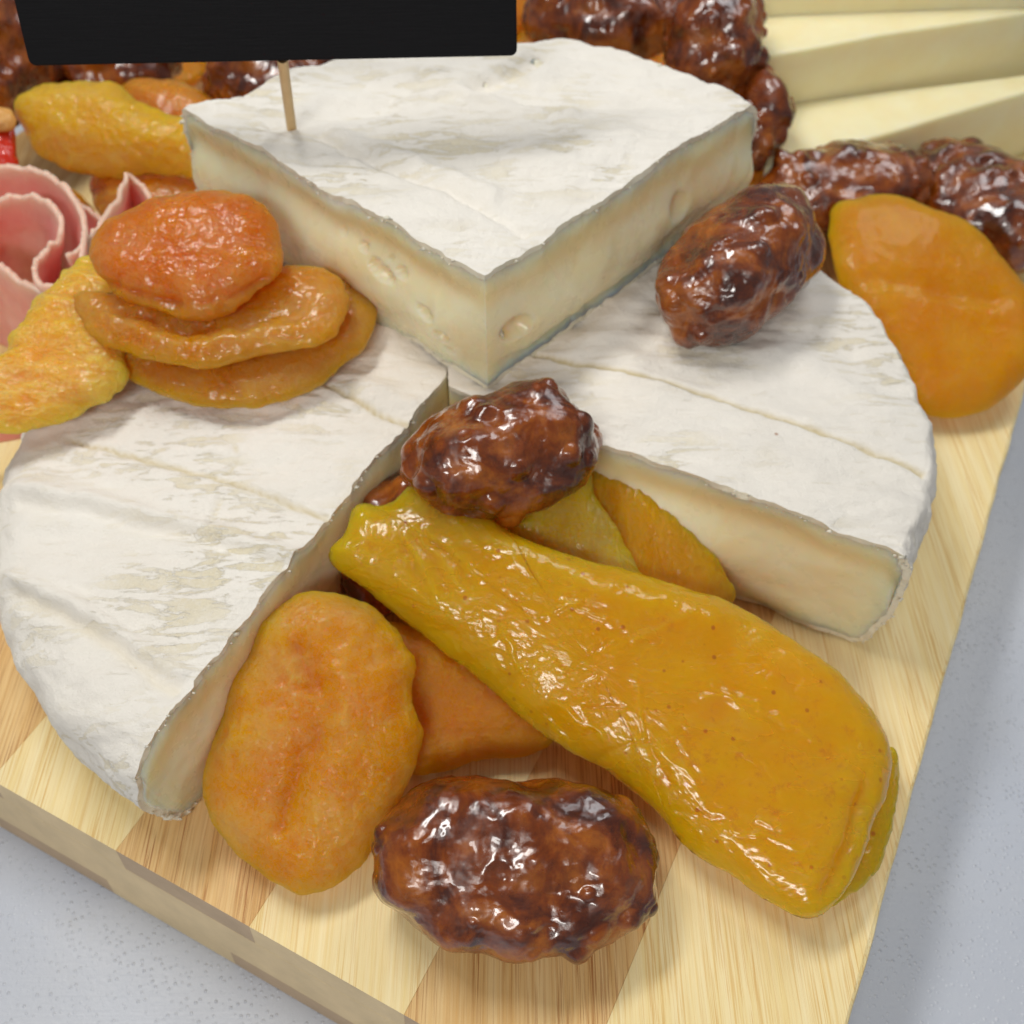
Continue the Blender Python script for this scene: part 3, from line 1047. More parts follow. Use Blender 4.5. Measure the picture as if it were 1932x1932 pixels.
wl_ = wedge("brie_wedge", AL, 92, 240.6, [(90, 9.3), (140, 9.6), (175, 9.7), (190, 10.1), (205, 10.6), (215, 10.75), (225, 10.85), (235, 10.85), (243, 10.8)], 0.02, 3.52,
            "left hand brie piece under the stacked apricots, cut side leaning on an orange apricot", RIND, rt=1.7, rb=0.8, sag=0.3, seed=11, grooves=gl_,
            jag=0.10, wave=0.18, tr=0.14)

# top piece, resting on both
ZR = 3.53
z66 = 6.65
AT = np.array((-0.55, 16.35, ZR))
gt = [
    ([(600, 262, z66), (760, 330, z66), (900, 400, z66), (985, 447, z66)], 0.13, -0.09, 0.0),
    ([(640, 250, z66), (800, 315, z66), (930, 380, z66)], 0.22, 0.08, 0.0),
    ([(760, 190, z66), (850, 172, z66), (960, 205, z66), (1080, 225, z66)], 0.25, 0.09, 0.0),
    ([(900, 165, z66), (960, 145, z66), (1010, 120, z66)], 0.3, -0.22, 0.0),
    ([(520, 235, z66), (640, 210, z66), (760, 190, z66)], 0.3, -0.07, 0.0),
]


def bulge_top_left(gf, Rr, K):
    s = (gf - AT) @ dirv(139)
    z = gf[:, 2] - ZR
    o = 0.22 * np.exp(-((K - 0.62) / 0.3) ** 2) - 0.16 * np.exp(-((K - 0.2) / 0.12) ** 2)
    for sd, zz, rx, rz, dep in ((1.55, 1.55, .26, .12, .3), (1.1, 1.15, .20, .13, .3), (2.9, 1.95, .42, .14, .35), (2.35, 2.15, .18, .1, .2), (3.5, 2.25, .14, .09, .2),
                                (0.95, .75, .12, .07, .2), (4.2, 2.3, .12, .09, .15), (2.7, 2.3, .1, .06, .15)):
        q = ((s - sd) / rx) ** 2 + ((z - zz - (s - sd) * 0.15) / rz) ** 2
        o = o - dep * np.clip(1 - q, 0, 1) ** 0.6
    return o


def bulge_top_right(gf, Rr, K):
    s = (gf - AT) @ dirv(45.5)
    z = gf[:, 2] - ZR
    o = 0.25 * np.exp(-((K - 0.55) / 0.28) ** 2) * (0.5 + 0.5 * np.clip(s / 3, 0, 1)) - 0.35 * np.clip((K - 0.80) / 0.06, 0, 1)
    for sd, zz, rx, rz, dep in ((0.75, 1.45, .42, .28, .45), (6.1, 1.9, .35, .35, .22), (6.8, 1.0, 1.3, .5, .12)):
        q = ((s - sd) / rx) ** 2 + ((z - zz) / rz) ** 2
        o = o - dep * np.clip(1 - q, 0, 1) ** 0.6
    return o


wt_ = wedge("brie_wedge", AT, 45.5, 139.5, [(40, 9.3), (46, 9.3), (60, 9.7), (80, 10.05), (95, 9.9), (103, 9.75), (112, 9.75), (125, 9.8), (133, 9.6), (139, 9.8), (145, 9.8)], ZR, 3.22,
            "brie wedge lying on top of the others with a wooden pick in its rind", RIND2, rt=0.45, rb=0.5, sag=0.1, seed=23, grooves=gt,
            bulge0=bulge_top_right, bulge1=bulge_top_left, jag=0.12, wave=0.2, tr=0.14)

# torn crumbs of rind hanging from the cut edges: parts of the piece they hang from


def flake(root, pts, r, seed):
    L = catmull(np.array([P(*t) for t in pts]), 24, False)
    m = 10
    vv = []
    for i, c in enumerate(L):
        t = i / 23
        w = r * (0.25 + math.sin(math.pi * min(1, t * 0.9 + 0.1)) * 0.8)
        for j in range(m):
            a = 2 * math.pi * j / m
            vv.append(c + np.array((math.cos(a) * w, math.sin(a) * w * 0.5, math.sin(a) * w * 0.6)))
    vv = np.array(vv)
    vv += 0.35 * r * np.stack([fbm(vv, 6, 2, seed + q) for q in range(3)], 1) * 2
    make("rind_flake", vv, gridquads(24, m, wrap_v=True), FLAKE, parent=root, base=np.array(root.location))


flake(wr_, [(1559, 972, 3.2), (1556, 984, 3.05), (1558, 997, 2.9)], 0.06, 1)
flake(wt_, [(925, 535, 6.2), (922, 560, 5.9), (935, 590, 5.4), (945, 635, 4.9)], 0.16, 4)
flake(wt_, [(1240, 128, 6.6), (1246, 122, 6.7)], 0.08, 5)

# ------------------------------------------------------------------ candied nuts
NG = "candied nuts scattered around the brie"
nut("candied_nut", (712, 1598, 1.15), (1236, 1640, 1.15), 1.66, 1.25, NUT, seed=4, bumps=34, taper=0.06, nu=260, nv=340,
    lump=0.20, label="large glossy candied nut on the bare board below the yellow fruit, nearest the camera", group=NG)
nut("candied_nut", (775, 905, 4.0), (1112, 812, 4.1), 1.38, 1.2, NUT, seed=9, bumps=30, taper=-0.1, nu=240, nv=300, lump=0.2,
    label="candied nut in the middle, resting where the three brie pieces meet", group=NG)
nut("candied_nut", (1300, 602, 4.75), (1500, 392, 4.95), 1.45, 1.25, NUT, seed=15, bumps=30, taper=0.0, nu=240, nv=300, lump=0.18,
    label="candied nut lying on top of the right hand brie piece", group=NG)
nut("candied_nut", (700, 1010, 2.2), (900, 900, 2.4), 0.9, 0.8, NUT, seed=21, bumps=14, nu=110, nv=150,
    label="candied nut mostly hidden between the middle nut and the tip of the yellow fruit", group=NG)
nut("candied_nut", (655, 1110, 1.2), (760, 1060, 1.2), 0.75, 0.75, NUT, seed=23, bumps=10, nu=90, nv=120,
    label="dark candied nut peeping out between left brie, yellow fruit and front apricot", group=NG)
nut("candied_nut", (1440, 385, 1.9), (1745, 335, 2.0), 1.3, 1.2, NUT, seed=31, bumps=40, taper=0.0, nu=160, nv=200, lump=0.22,
    label="candied nut touching the pale cheese sticks, right behind the nut on the brie", group=NG, knob=.3)
nut("candied_nut", (1715, 310, 1.6), (1985, 470, 1.6), 1.7, 1.3, NUT, seed=37, bumps=36, taper=0.0, nu=160, nv=200, lump=0.22,
    label="candied nut at the right edge of the picture behind the big amber apricot", group=NG, knob=.3)
nut("candied_nut", (1262, 78, 5.0), (1440, 64, 5.0), 1.7, 1.4, NUT, seed=41, bumps=30, taper=0.2, nu=150, nv=190, lump=0.25,
    label="candied nut leaning on the pale cheese sticks, at the top of the picture", group=NG, knob=.3)
nut("candied_nut", (1000, 5, 4.6), (1285, 45, 4.6), 1.6, 1.4, NUT, seed=43, bumps=26, taper=0.0, nu=150, nv=190, lump=0.25,
    label="candied nut at the top edge, just right of the black sign", group=NG)
nut("candied_nut", (1402, 140, 3.9), (1462, 270, 3.4), 1.0, 0.9, NUT, seed=47, bumps=26, taper=0.0, nu=150, nv=170, lump=0.25, bend=-0.35,
    label="small curved candied nut squeezed between the top brie wedge and the pale cheese sticks", group=NG, knob=.3)
nut("candied_nut", (-50, 90, 4.0), (62, 130, 4.0), 2.3, 1.8, NUT, seed=53, bumps=26, nu=150, nv=190, lump=0.25,
    label="candied nut at the left edge beside the black sign", group=NG)
nut("candied_nut", (120, 120, 3.0), (330, 118, 3.0), 1.4, 1.2, NUT, seed=59, bumps=20, nu=120, nv=150, lump=0.22,
    label="candied nut half hidden under the left part of the sign, above the yellow fig", group=NG)
nut("candied_nut", (400, 150, 3.6), (640, 120, 3.6), 1.7, 1.3, NUT, seed=61, bumps=30, nu=140, nv=180, lump=0.25,
    label="candied nut just behind the wooden pick", group=NG, knob=.3)
nut("candied_nut", (30, 190, 2.0), (180, 150, 2.0), 1.2, 1.2, NUT, seed=67, bumps=20, nu=100, nv=120, lump=0.25,
    label="dark candied nut above the left end of the yellow fig", group=NG)

# ------------------------------------------------------------------ long yellow fruit
cr = [
    ([(700, 1000, 3.6), (760, 1040, 3.6), (800, 1110, 3.2)], 0.16, -0.05),
    ([(780, 950, 3.9), (830, 1010, 3.8), (900, 1080, 3.4)], 0.14, -0.04),
    ([(820, 940, 3.9), (900, 1000, 3.8), (1000, 1060, 3.4)], 0.2, 0.05),
    ([(930, 1000, 3.6), (1060, 1070, 3.2), (1180, 1130, 3.0), (1330, 1160, 2.6)], 0.4, 0.10),
    ([(1560, 1690, 1.3), (1610, 1580, 1.4), (1630, 1480, 1.5)], 0.16, -0.15),
    ([(1240, 1320, 2.6), (1310, 1335, 2.6), (1380, 1370, 2.5)], 0.07, 0.03),
    ([(1290, 1370, 2.5), (1360, 1400, 2.4), (1430, 1440, 2.4)], 0.07, 0.03),
    ([(1480, 1260, 2.4), (1540, 1330, 2.3), (1590, 1420, 2.0)], 0.2, -0.08),
]
_r5 = np.random.RandomState(5)
pst = []
for _k in range(30):
    t_ = _r5.uniform(0.15, 1.0)
    cx = 800 + t_ * 800 + _r5.uniform(-40, 40)
    cy = 1060 + t_ * 480 + _r5.uniform(-130, 130)
    a_ = _r5.normal(0.35, 0.4)
    L_ = _r5.uniform(15, 60)
    zz = 3.2 - t_ * 2.2 + 0.6
    pst.append(((cx - L_ * math.cos(a_), cy - L_ * math.sin(a_), zz), (cx + L_ * math.cos(a_), cy + L_ * math.sin(a_), zz), _r5.uniform(0.03, 0.08), _r5.choice([-0.02, 0.025, 0.035, -0.03])))
for _k in range(6):   # puckers fanning from the stalk end
    x0 = 740 + _k * 12
    pst.append(((x0, 960 + _k * 3, 3.9), (x0 + 60 + _k * 10, 1090 - _k * 4, 3.6), 0.07, 0.04 if _k % 2 else -0.03))
pear = pillow("dried_pear_slice",
       [(622, 1054, 2.8), (648, 1012, 3.0), (660, 972, 3.1), (684, 952, 3.15), (712, 958, 3.2), (744, 950, 3.25), (772, 926, 3.4), (800, 908, 3.5), (850, 922, 3.5), (895, 952, 3.4), (950, 1000, 3.2), (1040, 1040, 2.9),
        (1180, 1078, 2.6), (1300, 1112, 2.4), (1425, 1165, 2.0), (1530, 1235, 1.7), (1630, 1320, 1.4), (1676, 1400, 1.2), (1678, 1480, 1.1), (1650, 1550, 1.0), (1625, 1620, .95),
        (1590, 1680, .9), (1545, 1730, .8), (1480, 1722, .75), (1380, 1650, .75), (1300, 1600, .8), (1235, 1525, .9), (1140, 1450, 1.1), (1030, 1385, 1.3),
        (930, 1300, 1.6), (840, 1225, 1.9), (760, 1170, 2.1), (700, 1118, 2.4)],
       (1120, 1262, 2.1), PEAR, thick=0.55, under=0.4, rim=0.05, edgew=0.75, strokes=pst, nr=170, na=620, wr=0.045, wf=0.9, fine=0.012, creases=cr, p=5.0, q=2.2, seed=5, warp=0.05,
       label="long golden dried pear slice sloping from the middle nut down to the board", cat="dried fruit")

pillow("lower_fold", [(1540, 1712, .34), (1600, 1692, .34), (1655, 1640, .36), (1682, 1570, .45), (1694, 1480, .6), (1680, 1410, .8), (1620, 1450, .7), (1570, 1560, .45), (1530, 1650, .36)],
       (1620, 1570, .45), PEAR, thick=0.2, under=0.22, nr=60, na=200, wr=0.03, pucker=0.03, seed=7, parent=pear, base=np.array(pear.location))

# ------------------------------------------------------------------ apricots
AG = "dried apricots around the brie"
pillow("dried_apricot",
       [(600, 1116, 2.9), (680, 1130, 2.7), (745, 1170, 2.5), (780, 1240, 2.2), (778, 1330, 1.9), (792, 1400, 1.5), (770, 1480, 1.1), (722, 1560, .8), (690, 1620, .6),
        (630, 1672, .45), (570, 1680, .45), (500, 1640, .5), (445, 1602, .6), (400, 1545, .8), (388, 1470, 1.1), (410, 1380, 1.5), (440, 1290, 2.0), (485, 1200, 2.5), (540, 1135, 2.8)],
       (590, 1400, 1.75), AP_ORANGE, thick=0.46, under=0.3, edgew=0.9, nr=130, na=440, wr=0.085, wf=0.75, fine=0.02, p=4, seed=12,
       creases=[([(560, 1230, 2.9), (620, 1330, 2.6), (560, 1440, 2.1), (530, 1560, 1.4)], 0.22, -0.20), ([(640, 1270, 2.8), (660, 1400, 2.3), (600, 1520, 1.8)], 0.3, 0.12),
                ([(500, 1250, 2.8), (540, 1300, 2.7), (600, 1290, 2.7)], 0.15, -0.1), ([(450, 1330, 2.3), (430, 1450, 1.8)], 0.12, -0.08)],
       label="plump orange dried apricot standing in front, leaning against the left brie piece", cat="dried fruit", group=AG)
pillow("dried_apricot",
       [(700, 1180, 1.6), (800, 1190, 1.6), (900, 1250, 1.5), (1000, 1330, 1.1), (1045, 1395, .6), (1000, 1425, .4), (900, 1430, .4), (790, 1458, .4), (720, 1400, .6), (690, 1280, 1.2)],
       (850, 1330, 1.0), AP_DARK, thick=0.35, under=0.25, nr=90, na=280, wr=0.06, seed=31,
       label="dark orange dried apricot in the shade under the golden pear slice", cat="dried fruit", group=AG)
pillow("dried_apricot",
       [(1118, 842, 2.7), (1180, 885, 2.7), (1260, 965, 2.4), (1330, 1040, 2.0), (1372, 1090, 1.6), (1388, 1135, 1.3), (1300, 1180, 1.2), (1180, 1120, 1.6), (1130, 1000, 2.1), (1085, 900, 2.5)],
       (1230, 1020, 2.1), AP_AMBER, thick=0.22, under=0.25, nr=90, na=300, wr=0.05, seed=33, aniso=np.diag((1.8, .7, 1)),
       label="amber dried apricot pressed flat against the cut side of the right brie piece", cat="dried fruit", group=AG)
pillow("dried_apricot",
       [(1105, 850, 2.9), (1120, 930, 2.7), (1160, 1000, 2.5), (1205, 1075, 2.1), (1220, 1130, 1.8), (1100, 1110, 1.8), (1000, 1060, 2.1), (960, 1000, 2.5), (990, 930, 2.8), (1040, 880, 3.0)],
       (1080, 990, 2.5), YEL, thick=0.28, under=0.3, nr=90, na=300, wr=0.06, seed=35, aniso=np.diag((1.8, .7, 1)),
       label="yellow dried apricot right behind the golden pear slice, below the middle nut", cat="dried fruit", group=AG)
pillow("dried_apricot",
       [(930, 980, 1.6), (975, 990, 1.6), (990, 1040, 1.4), (940, 1060, 1.2), (860, 1040, 1.2), (860, 980, 1.4)],
       (925, 1015, 1.5), AP_RED, thick=0.3, nr=40, na=120, wr=0.04, seed=36,
       label="sliver of red orange apricot seen between middle nut and pear slice", cat="dried fruit", group=AG)

# stack on the left piece, bottom to top
pillow("dried_apricot",
       [(212, 640, 4.2), (300, 600, 4.3), (450, 560, 4.3), (600, 520, 4.3), (672, 530, 4.3), (704, 580, 4.2), (690, 650, 4.05), (620, 715, 3.9), (540, 752, 3.85), (440, 768, 3.85),
        (340, 755, 3.9), (255, 715, 4.0), (205, 680, 4.1)],
       (450, 660, 4.15), AP_BROWN, thick=0.3, under=0.3, nr=110, na=380, wr=0.07, wf=0.8, seed=42, creases=[([(330, 700, 4.5), (450, 715, 4.5), (560, 690, 4.5)], 0.12, 0.10)],
       label="lowest apricot of the stack of three on the left brie piece", cat="dried fruit", group=AG)
pillow("dried_apricot",
       [(140, 590, 4.9), (160, 556, 5.0), (230, 560, 5.0), (330, 570, 4.9), (450, 560, 4.8), (520, 515, 5.1), (590, 508, 5.1), (640, 530, 5.0), (652, 580, 4.9), (620, 636, 4.8), (560, 655, 4.75),
        (480, 668, 4.75), (400, 690, 4.7), (330, 686, 4.75), (250, 665, 4.8), (180, 640, 4.85)],
       (400, 622, 4.8), AP_BROWN, thick=0.32, under=0.22, nr=110, na=420, wr=0.08, wf=0.9, seed=44, rim=0.5,
       creases=[([(200, 590, 5.3), (330, 650, 5.2), (450, 640, 5.2), (560, 610, 5.3)], 0.16, 0.14), ([(240, 580, 5.3), (350, 615, 5.2), (460, 610, 5.2), (560, 565, 5.3)], 0.18, -0.18)],
       label="brown orange apricot folded like a lip, middle one of the stack of three", cat="dried fruit", group=AG)
pillow("dried_apricot",
       [(176, 470, 5.9), (205, 425, 6.1), (275, 385, 6.3), (360, 368, 6.3), (440, 370, 6.3), (495, 395, 6.2), (528, 450, 6.0), (530, 505, 5.8), (495, 545, 5.6), (430, 585, 5.4),
        (350, 600, 5.3), (270, 578, 5.4), (200, 540, 5.6)],
       (355, 480, 6.0), AP_RED, thick=0.46, under=0.36, nr=130, na=420, wr=0.075, wf=0.8, fine=0.02, seed=46, p=3.2,
       creases=[([(190, 530, 5.7), (300, 565, 5.6), (400, 570, 5.6), (500, 520, 5.8)], 0.12, -0.14), ([(300, 430, 6.8), (360, 450, 6.8), (380, 500, 6.8)], 0.25, -0.08),
                ([(230, 555, 5.5), (330, 590, 5.4), (440, 580, 5.4)], 0.09, 0.08)],
       label="shiny red orange apricot on top of the stack of three", cat="dried fruit", group=AG)
pillow("dried_peach",
       [(-60, 740, 4.3), (0, 690, 4.4), (50, 610, 4.6), (110, 540, 4.8), (165, 495, 4.9), (205, 520, 4.9), (225, 600, 4.7), (235, 680, 4.4), (220, 730, 4.1), (150, 770, 3.95), (70, 800, 3.9),
        (0, 808, 3.9), (-60, 800, 3.9)],
       (90, 680, 4.4), PEACH, thick=0.4, under=0.35, nr=110, na=380, wr=0.12, wf=1.3, fine=0.035, seed=48, aniso=np.diag((.8, 1.6, 1)),
       label="pale orange fibrous dried peach at the left edge, on the left brie piece", cat="dried fruit")

# right, behind
pillow("dried_apricot",
       [(1566, 400, 2.6), (1610, 378, 2.7), (1680, 378, 2.7), (1760, 405, 2.6), (1840, 440, 2.4), (1900, 500, 2.1), (1945, 570, 1.8), (1950, 660, 1.3), (1920, 730, .8), (1860, 772, .55),
        (1790, 785, .5), (1730, 770, .6), (1690, 700, 1.0), (1620, 600, 1.6), (1570, 500, 2.2)],
       (1760, 580, 1.75), AP_AMBER, pucker=0.04, thick=0.55, under=0.3, nr=100, na=380, wr=0.07, wf=0.5, fine=0.01, seed=52, rim=0.1,
       creases=[([(1650, 520, 2.6), (1760, 540, 2.4), (1880, 570, 2.1)], 0.3, -0.12)],
       label="big amber apricot at the right edge leaning behind the right brie piece", cat="dried fruit", group=AG)
pillow("dried_apricot",
       [(1400, 255, 2.6), (1440, 265, 2.6), (1480, 310, 2.2), (1478, 350, 1.8), (1420, 380, 1.6), (1370, 350, 2.0), (1370, 290, 2.4)],
       (1425, 320, 2.2), AP_ORANGE, thick=0.35, nr=50, na=160, wr=0.06, seed=54,
       label="small orange apricot wedged beside the right rim of the top brie wedge", cat="dried fruit", group=AG)
pillow("dried_apricot",
       [(1830, 288, 2.2), (1880, 286, 2.2), (1905, 320, 2.0), (1880, 380, 1.8), (1820, 360, 1.8)], (1865, 330, 2.1), AP_AMBER, thick=0.3, nr=40, na=120, wr=0.05, seed=56,
       label="bit of amber apricot showing behind the nuts at the right, near the cheese sticks", cat="dried fruit", group=AG)
pillow("dried_apricot",
       [(975, 60, 3.6), (1010, 35, 3.6), (1080, 50, 3.6), (1140, 90, 3.4), (1180, 130, 3.0), (1080, 150, 3.0), (980, 140, 3.2)],
       (1070, 95, 3.5), AP_BROWN, thick=0.45, nr=60, na=180, wr=0.08, seed=58,
       label="brownish apricot behind the top brie wedge, right of the black sign", cat="dried fruit", group=AG)
pillow("dried_apricot",
       [(960, -20, 4.0), (1000, -25, 4.0), (1010, 30, 3.8), (980, 70, 3.6), (900, 70, 3.6), (900, 0, 4.0)], (960, 25, 3.9), AP_DARK, thick=0.4, nr=50, na=160, wr=0.05, seed=60,
       label="bright orange apricot half covered by the right end of the sign", cat="dried fruit", group=AG)
pillow("dried_apricot",
       [(600, 130, 3.2), (660, 105, 3.2), (760, 95, 3.2), (780, 140, 3.0), (700, 160, 2.9), (620, 160, 3.0)], (690, 125, 3.2), AP_DARK, thick=0.45, nr=50, na=160, wr=0.05, seed=61,
       label="orange apricot peeping out under the middle of the sign", cat="dried fruit", group=AG)
pillow("dried_fig",
       [(38, 205, 4.3), (75, 172, 4.5), (150, 158, 4.7), (220, 165, 4.7), (275, 200, 4.5), (330, 225, 4.3), (400, 250, 4.1), (400, 320, 3.5), (330, 328, 3.3), (250, 334, 3.2), (160, 330, 3.2),
        (100, 305, 3.4), (60, 265, 3.8)],
       (215, 250, 4.1), YEL, thick=0.75, under=0.4, nr=100, na=340, wr=0.12, wf=0.6, fine=0.03, seed=62,
       creases=[([(60, 230, 4.8), (150, 250, 4.9), (250, 245, 4.9), (330, 262, 4.6)], 0.16, -0.34), ([(80, 285, 4.3), (180, 300, 4.5), (300, 300, 4.3)], 0.12, -0.12)],
       label="greenish yellow dried fruit with a long fold, left of the top brie wedge", cat="dried fruit")
pillow("dried_apricot",
       [(240, 165, 3.4), (330, 160, 3.4), (400, 190, 3.2), (440, 240, 2.8), (380, 280, 2.6), (290, 250, 2.9), (240, 210, 3.2)],
       (335, 210, 3.3), AP_BROWN, thick=0.5, nr=60, na=200, wr=0.06, seed=64,
       label="brown apricot in shade between yellow fruit and the nut behind the pick", cat="dried fruit", group=AG)
pillow("dried_apricot",
       [(180, 330, 2.6), (280, 335, 2.6), (380, 345, 2.6), (430, 400, 2.2), (380, 460, 1.8), (260, 450, 2.0), (190, 400, 2.3)],
       (300, 385, 2.6), AP_BROWN, thick=0.5, nr=60, na=200, wr=0.06, seed=66,
       label="brown apricot below the yellow fruit, behind the red topmost apricot", cat="dried fruit", group=AG)

for fi, (x, y, z, lx, ly, m_, lb) in enumerate([  # added filler fruit, covering pale board where the gaps should look dark
        (520, 95, 1.6, 110, 55, AP_DARK, "orange filler apricot added to darken the gap between the two nuts behind the pick"),
        (1230, 130, 1.4, 120, 60, AP_BROWN, "brown filler apricot added to darken the gap under the nuts, behind the top brie wedge"),
        (1390, 230, 1.0, 60, 60, AP_DARK, "orange filler apricot added deep under the small curved nut"),
        (240, 120, 1.4, 150, 60, AP_BROWN, "brown filler apricot added under the nuts left of the pick"),
        (60, 430, 0.8, 120, 90, AP_DARK, "dark filler apricot added under the ham rose at the left edge")]):
    pillow("dried_apricot", [(x + lx * math.cos(a_), y + ly * math.sin(a_), z) for a_ in np.linspace(0, 2 * math.pi, 12, endpoint=False)],
           (x, y, z), m_, thick=0.5, nr=40, na=120, wr=0.08, seed=80 + fi, label=lb, cat="dried fruit", group=AG)

# ------------------------------------------------------------------ ham rose
k = NT("cured_ham")
meat = k.mix(k.ramp(k.noise(0.9, 4, 0.6), [(0.35, 0.0), (0.7, 1.0)]), srgb(226, 144, 138), srgb(236, 172, 160))
colh = k.mix(k.ramp(k.attr("fat"), [(0.08, 0.0), (0.6, 1.0)]), meat, srgb(232, 188, 168))
k.setc("Base Color", colh)
k.setc("Roughness", 0.35)
k.sss(0.7, (1, .45, .35), 0.5)
k.setc("Normal", k.bump(k.noise(5, 5, 0.7), 0.4, 0.05))
HAM = k.m
rose = empty("ham_rose", P(40, 600, 0.3), "rolled pink cured ham slice with pale fat edge, at the left edge", "ham")
rb_ = np.array(rose.location)
ribbon("ham_fold", [(-90, 350, 4.6), (-20, 325, 4.8), (50, 322, 4.9), (115, 345, 4.9), (158, 410, 4.8), (155, 490, 4.7), (125, 550, 4.6), (70, 600, 4.5)],
       [(-60, 520, 1), (0, 500, 1), (60, 500, 1), (110, 520, 1), (140, 570, 1), (140, 640, 1), (120, 700, 1), (60, 740, 1)], HAM, th=0.13, seed=1, parent=rose, base=rb_)
ribbon("ham_fold", [(-60, 420, 4.3), (0, 385, 4.5), (60, 375, 4.6), (105, 395, 4.6), (118, 440, 4.5), (85, 480, 4.3), (72, 520, 4.2), (90, 545, 4.2), (130, 540, 4.3)],
       [(-20, 560, 1), (20, 540, 1), (60, 540, 1), (90, 560, 1), (100, 600, 1), (90, 640, 1), (80, 680, 1), (95, 700, 1), (120, 690, 1)], HAM, th=0.12, seed=5, parent=rose, base=rb_)
ribbon("ham_fold", [(-60, 470, 4.0), (0, 500, 4.0), (50, 540, 4.0), (105, 560, 4.1), (130, 600, 4.1), (100, 650, 3.9), (40, 690, 3.6), (-40, 705, 3.5)],
       [(-40, 640, 1), (10, 650, 1), (50, 680, 1), (90, 700, 1), (110, 730, 1), (90, 780, 1), (40, 820, 1), (-40, 840, 1)], HAM, th=0.13, seed=9, parent=rose, base=rb_)
ham2 = empty("ham_slice", P(200, 560, 0.3), "narrow upright ham slice behind the red topmost apricot", "ham")
ribbon("ham_fold", [(238, 330, 4.6), (228, 370, 4.5), (205, 410, 4.5), (170, 450, 4.6), (130, 490, 4.6)], [(260, 480, 1), (250, 510, 1), (230, 560, 1), (200, 600, 1), (170, 640, 1)],
       HAM, th=0.11, seed=13, parent=ham2, base=np.array(ham2.location), n=60)
ribbon("ham_fold", [(243, 332, 4.5), (275, 360, 4.2), (290, 400, 4.0)], [(260, 480, 1), (290, 510, 1), (320, 560, 1)], HAM, th=0.11, seed=15, parent=ham2, base=np.array(ham2.location), n=50)
ribbon("ham_fold", [(120, 400, 3.2), (165, 395, 3.2), (205, 440, 3.2), (180, 500, 3.2)], [(120, 520, 1), (170, 530, 1), (200, 570, 1), (190, 620, 1)], HAM, th=0.11, seed=17, parent=ham2, base=np.array(ham2.location), n=50)
TOM = mat_plain("tomato_skin", srgb(190, 30, 12), 0.3, 0.08, 3, sss=.4, srad=(1, .2, .1), sscale=.5, vcol=srgb(206, 52, 16), coat=.5)
TOMC = mat_plain("tomato_cut", srgb(216, 160, 84), 0.4, 0.5, 8, sss=.4, sscale=.3)
tom = pillow("tomato_slice", [(-60, 225, 4.4), (0, 212, 4.5), (24, 240, 4.4), (30, 290, 4.0), (34, 330, 3.6), (0, 350, 3.4), (-60, 350, 3.4)], (-15, 280, 4.1), TOM, thick=0.4, nr=50, na=160, wr=0.02, seed=70,
             label="piece of red tomato at the left edge above the ham rose", cat="tomato")
rimo = pillow("tomato_rim", [(-60, 215, 4.75), (0, 204, 4.8), (24, 215, 4.75), (22, 240, 4.6), (-10, 245, 4.6), (-60, 250, 4.6)], (-10, 225, 4.75), TOMC, thick=0.14, nr=30, na=100, wr=0.03, seed=72,
              parent=tom, base=np.array(tom.location))
pillow("ham_slice", [(-80, -40, 5.0), (0, -30, 5.0), (45, -10, 5.0), (30, 20, 4.8), (0, 42, 4.6), (-80, 60, 4.6)], (-20, 0, 5.0), mat_plain("ham_fat", srgb(238, 208, 208), .4, .2, 4, sss=.5, vcol=srgb(206, 110, 130)),
       thick=0.3, nr=30, na=100, wr=0.04, seed=74, label="pale pink ham scrap at the top left corner of the picture", cat="ham")

# ------------------------------------------------------------------ pale cheese sticks, top right


def stick(name, f0, f1, b0, b1, zt, zb, label, seed):
    """photo points of the front and back upper edges"""
    q = [P(*f0, zt), P(*f1, zt), P(*b1, zt), P(*b0, zt)]
    d = q[1] - q[0]
    d2 = q[2] - q[3]
    q[1] = q[0] + d * 1.6
    q[2] = q[3] + d2 * 1.6
    o = rounded_box(name, [(c[0], c[1]) for c in q], zb, zt, [HARD, HARD_SIDE], bevel=0.10, sub=6, noise=0.05, seed=seed)
    for p_ in o.data.polygons:
        p_.material_index = 0 if p_.normal[2] > 0.5 else 1  # deeper yellow on every face but the top
        p_.use_smooth = True
    return tag(o, label, "cheese", "pale cheese sticks behind the brie")


stick("cheese_stick", (1445, 316), (1932, 175), (1445, 201), (1932, 139), 2.6, 0.03, "nearest pale yellow cheese stick at the right, its side above the nuts", 1)
stick("cheese_stick", (1425, 106), (1932, 24), (1425, 14), (1932, 4), 4.4, 0.03, "middle pale yellow cheese stick with a broad top face, at the top right", 5)
stick("cheese_stick", (1405, -42), (1932, -60), (1405, -140), (1932, -170), 5.6, 0.03, "farthest pale cheese stick cut off by the top edge", 9)

# ------------------------------------------------------------------ black sign on a pick
BLACK = NT("black_slate_paint")
BLACK.setc("Base Color", BLACK.mix(BLACK.noise(3, 4, 0.6, BLACK.mapping(scale=(0.3, 3, 6))), srgb(12, 12, 15), srgb(18, 18, 21)))
BLACK.setc("Roughness", 0.62)
BLACK.setc("Specular IOR Level", 0.15)
BLACK.setc("Normal", BLACK.bump(BLACK.noise(8, 5, 0.7, BLACK.mapping(scale=(0.15, 2, 4))), 0.35, 0.04))
WOOD = mat_plain("pick_wood", srgb(226, 196, 146), 0.6, 0.3, 10, vcol=srgb(206, 170, 116))
foot = P(551, 247, 6.55)
sign = empty("sign_on_pick", foot, "blank black sign board held by a thin wooden pick stuck in the top brie wedge", "sign")
upv = np.array((0.03, 0.36, 0.93))
upv /= np.linalg.norm(upv)
tp = foot - upv * 0.8
bt = P(533, 113, foot[2] + 2.25)
ax = bt - foot
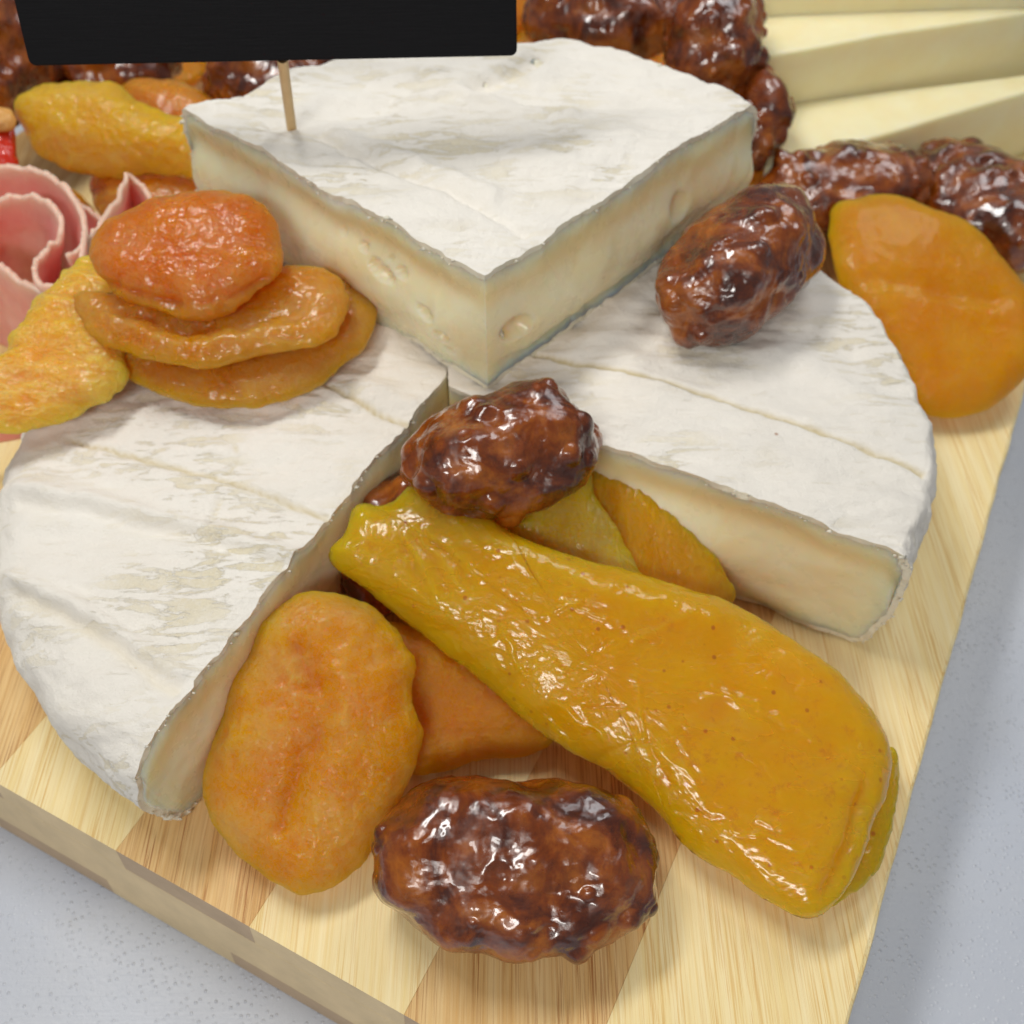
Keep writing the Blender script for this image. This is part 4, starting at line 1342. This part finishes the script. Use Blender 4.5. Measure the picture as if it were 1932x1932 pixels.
ax /= np.linalg.norm(ax)
s1 = np.cross(ax, (1, 0, 0)); s1 /= np.linalg.norm(s1)
s2 = np.cross(ax, s1)
ring = []
for tt in (-0.9, -0.3, 0, 0.6, 1.2, 1.8, 2.5):
    w = 0.05 if tt < -0.5 else 0.115
    for j in range(12):
        a = 2 * math.pi * j / 12 + 0.26
        ring.append(foot + ax * tt + (s1 * math.cos(a) + s2 * math.sin(a)) * w)
make("pick", np.array(ring), gridquads(7, 12, wrap_v=True), WOOD, parent=sign, base=foot)
zb = bt[2]
L0 = P(62, 122, zb)
R0 = P(975, 103, zb)
# keep the lower edge of the board on one line through the pick
ex = R0 - L0
wlen = np.linalg.norm(ex)
ex /= wlen
ez = upv - ex * (upv @ ex)
ez /= np.linalg.norm(ez)
ey = np.cross(ez, ex)
L0 = L0 - ey * 0.2
bm = bmesh.new()
hgt = 4.6
vs8 = []
for (a, b, c) in [(0, 0, 0), (1, 0, 0), (1, 1, 0), (0, 1, 0), (0, 0, 1), (1, 0, 1), (1, 1, 1), (0, 1, 1)]:
    p_ = L0 + ex * wlen * a + ey * 0.32 * b + ez * hgt * c
    vs8.append(bm.verts.new(p_))
for f in [(0, 3, 2, 1), (4, 5, 6, 7), (0, 1, 5, 4), (1, 2, 6, 5), (2, 3, 7, 6), (3, 0, 4, 7)]:
    bm.faces.new([vs8[i] for i in f])
ve = [e for e in bm.edges if abs((e.verts[1].co - e.verts[0].co).normalized().dot(Vector(ey))) > 0.9]
bmesh.ops.bevel(bm, geom=ve, offset=0.14, segments=4, affect='EDGES', profile=0.5)
bmesh.ops.bevel(bm, geom=[e for e in bm.edges if e.calc_face_angle(0) > 0.9], offset=0.03, segments=2, affect='EDGES', profile=0.5)
bmesh.ops.recalc_face_normals(bm, faces=bm.faces)
bm.verts.index_update()
sv = np.array([v_.co[:] for v_ in bm.verts])
sf = [[v_.index for v_ in f.verts] for f in bm.faces]
bm.free()
make("panel", sv, sf, BLACK.m, parent=sign, base=foot, smooth=False)
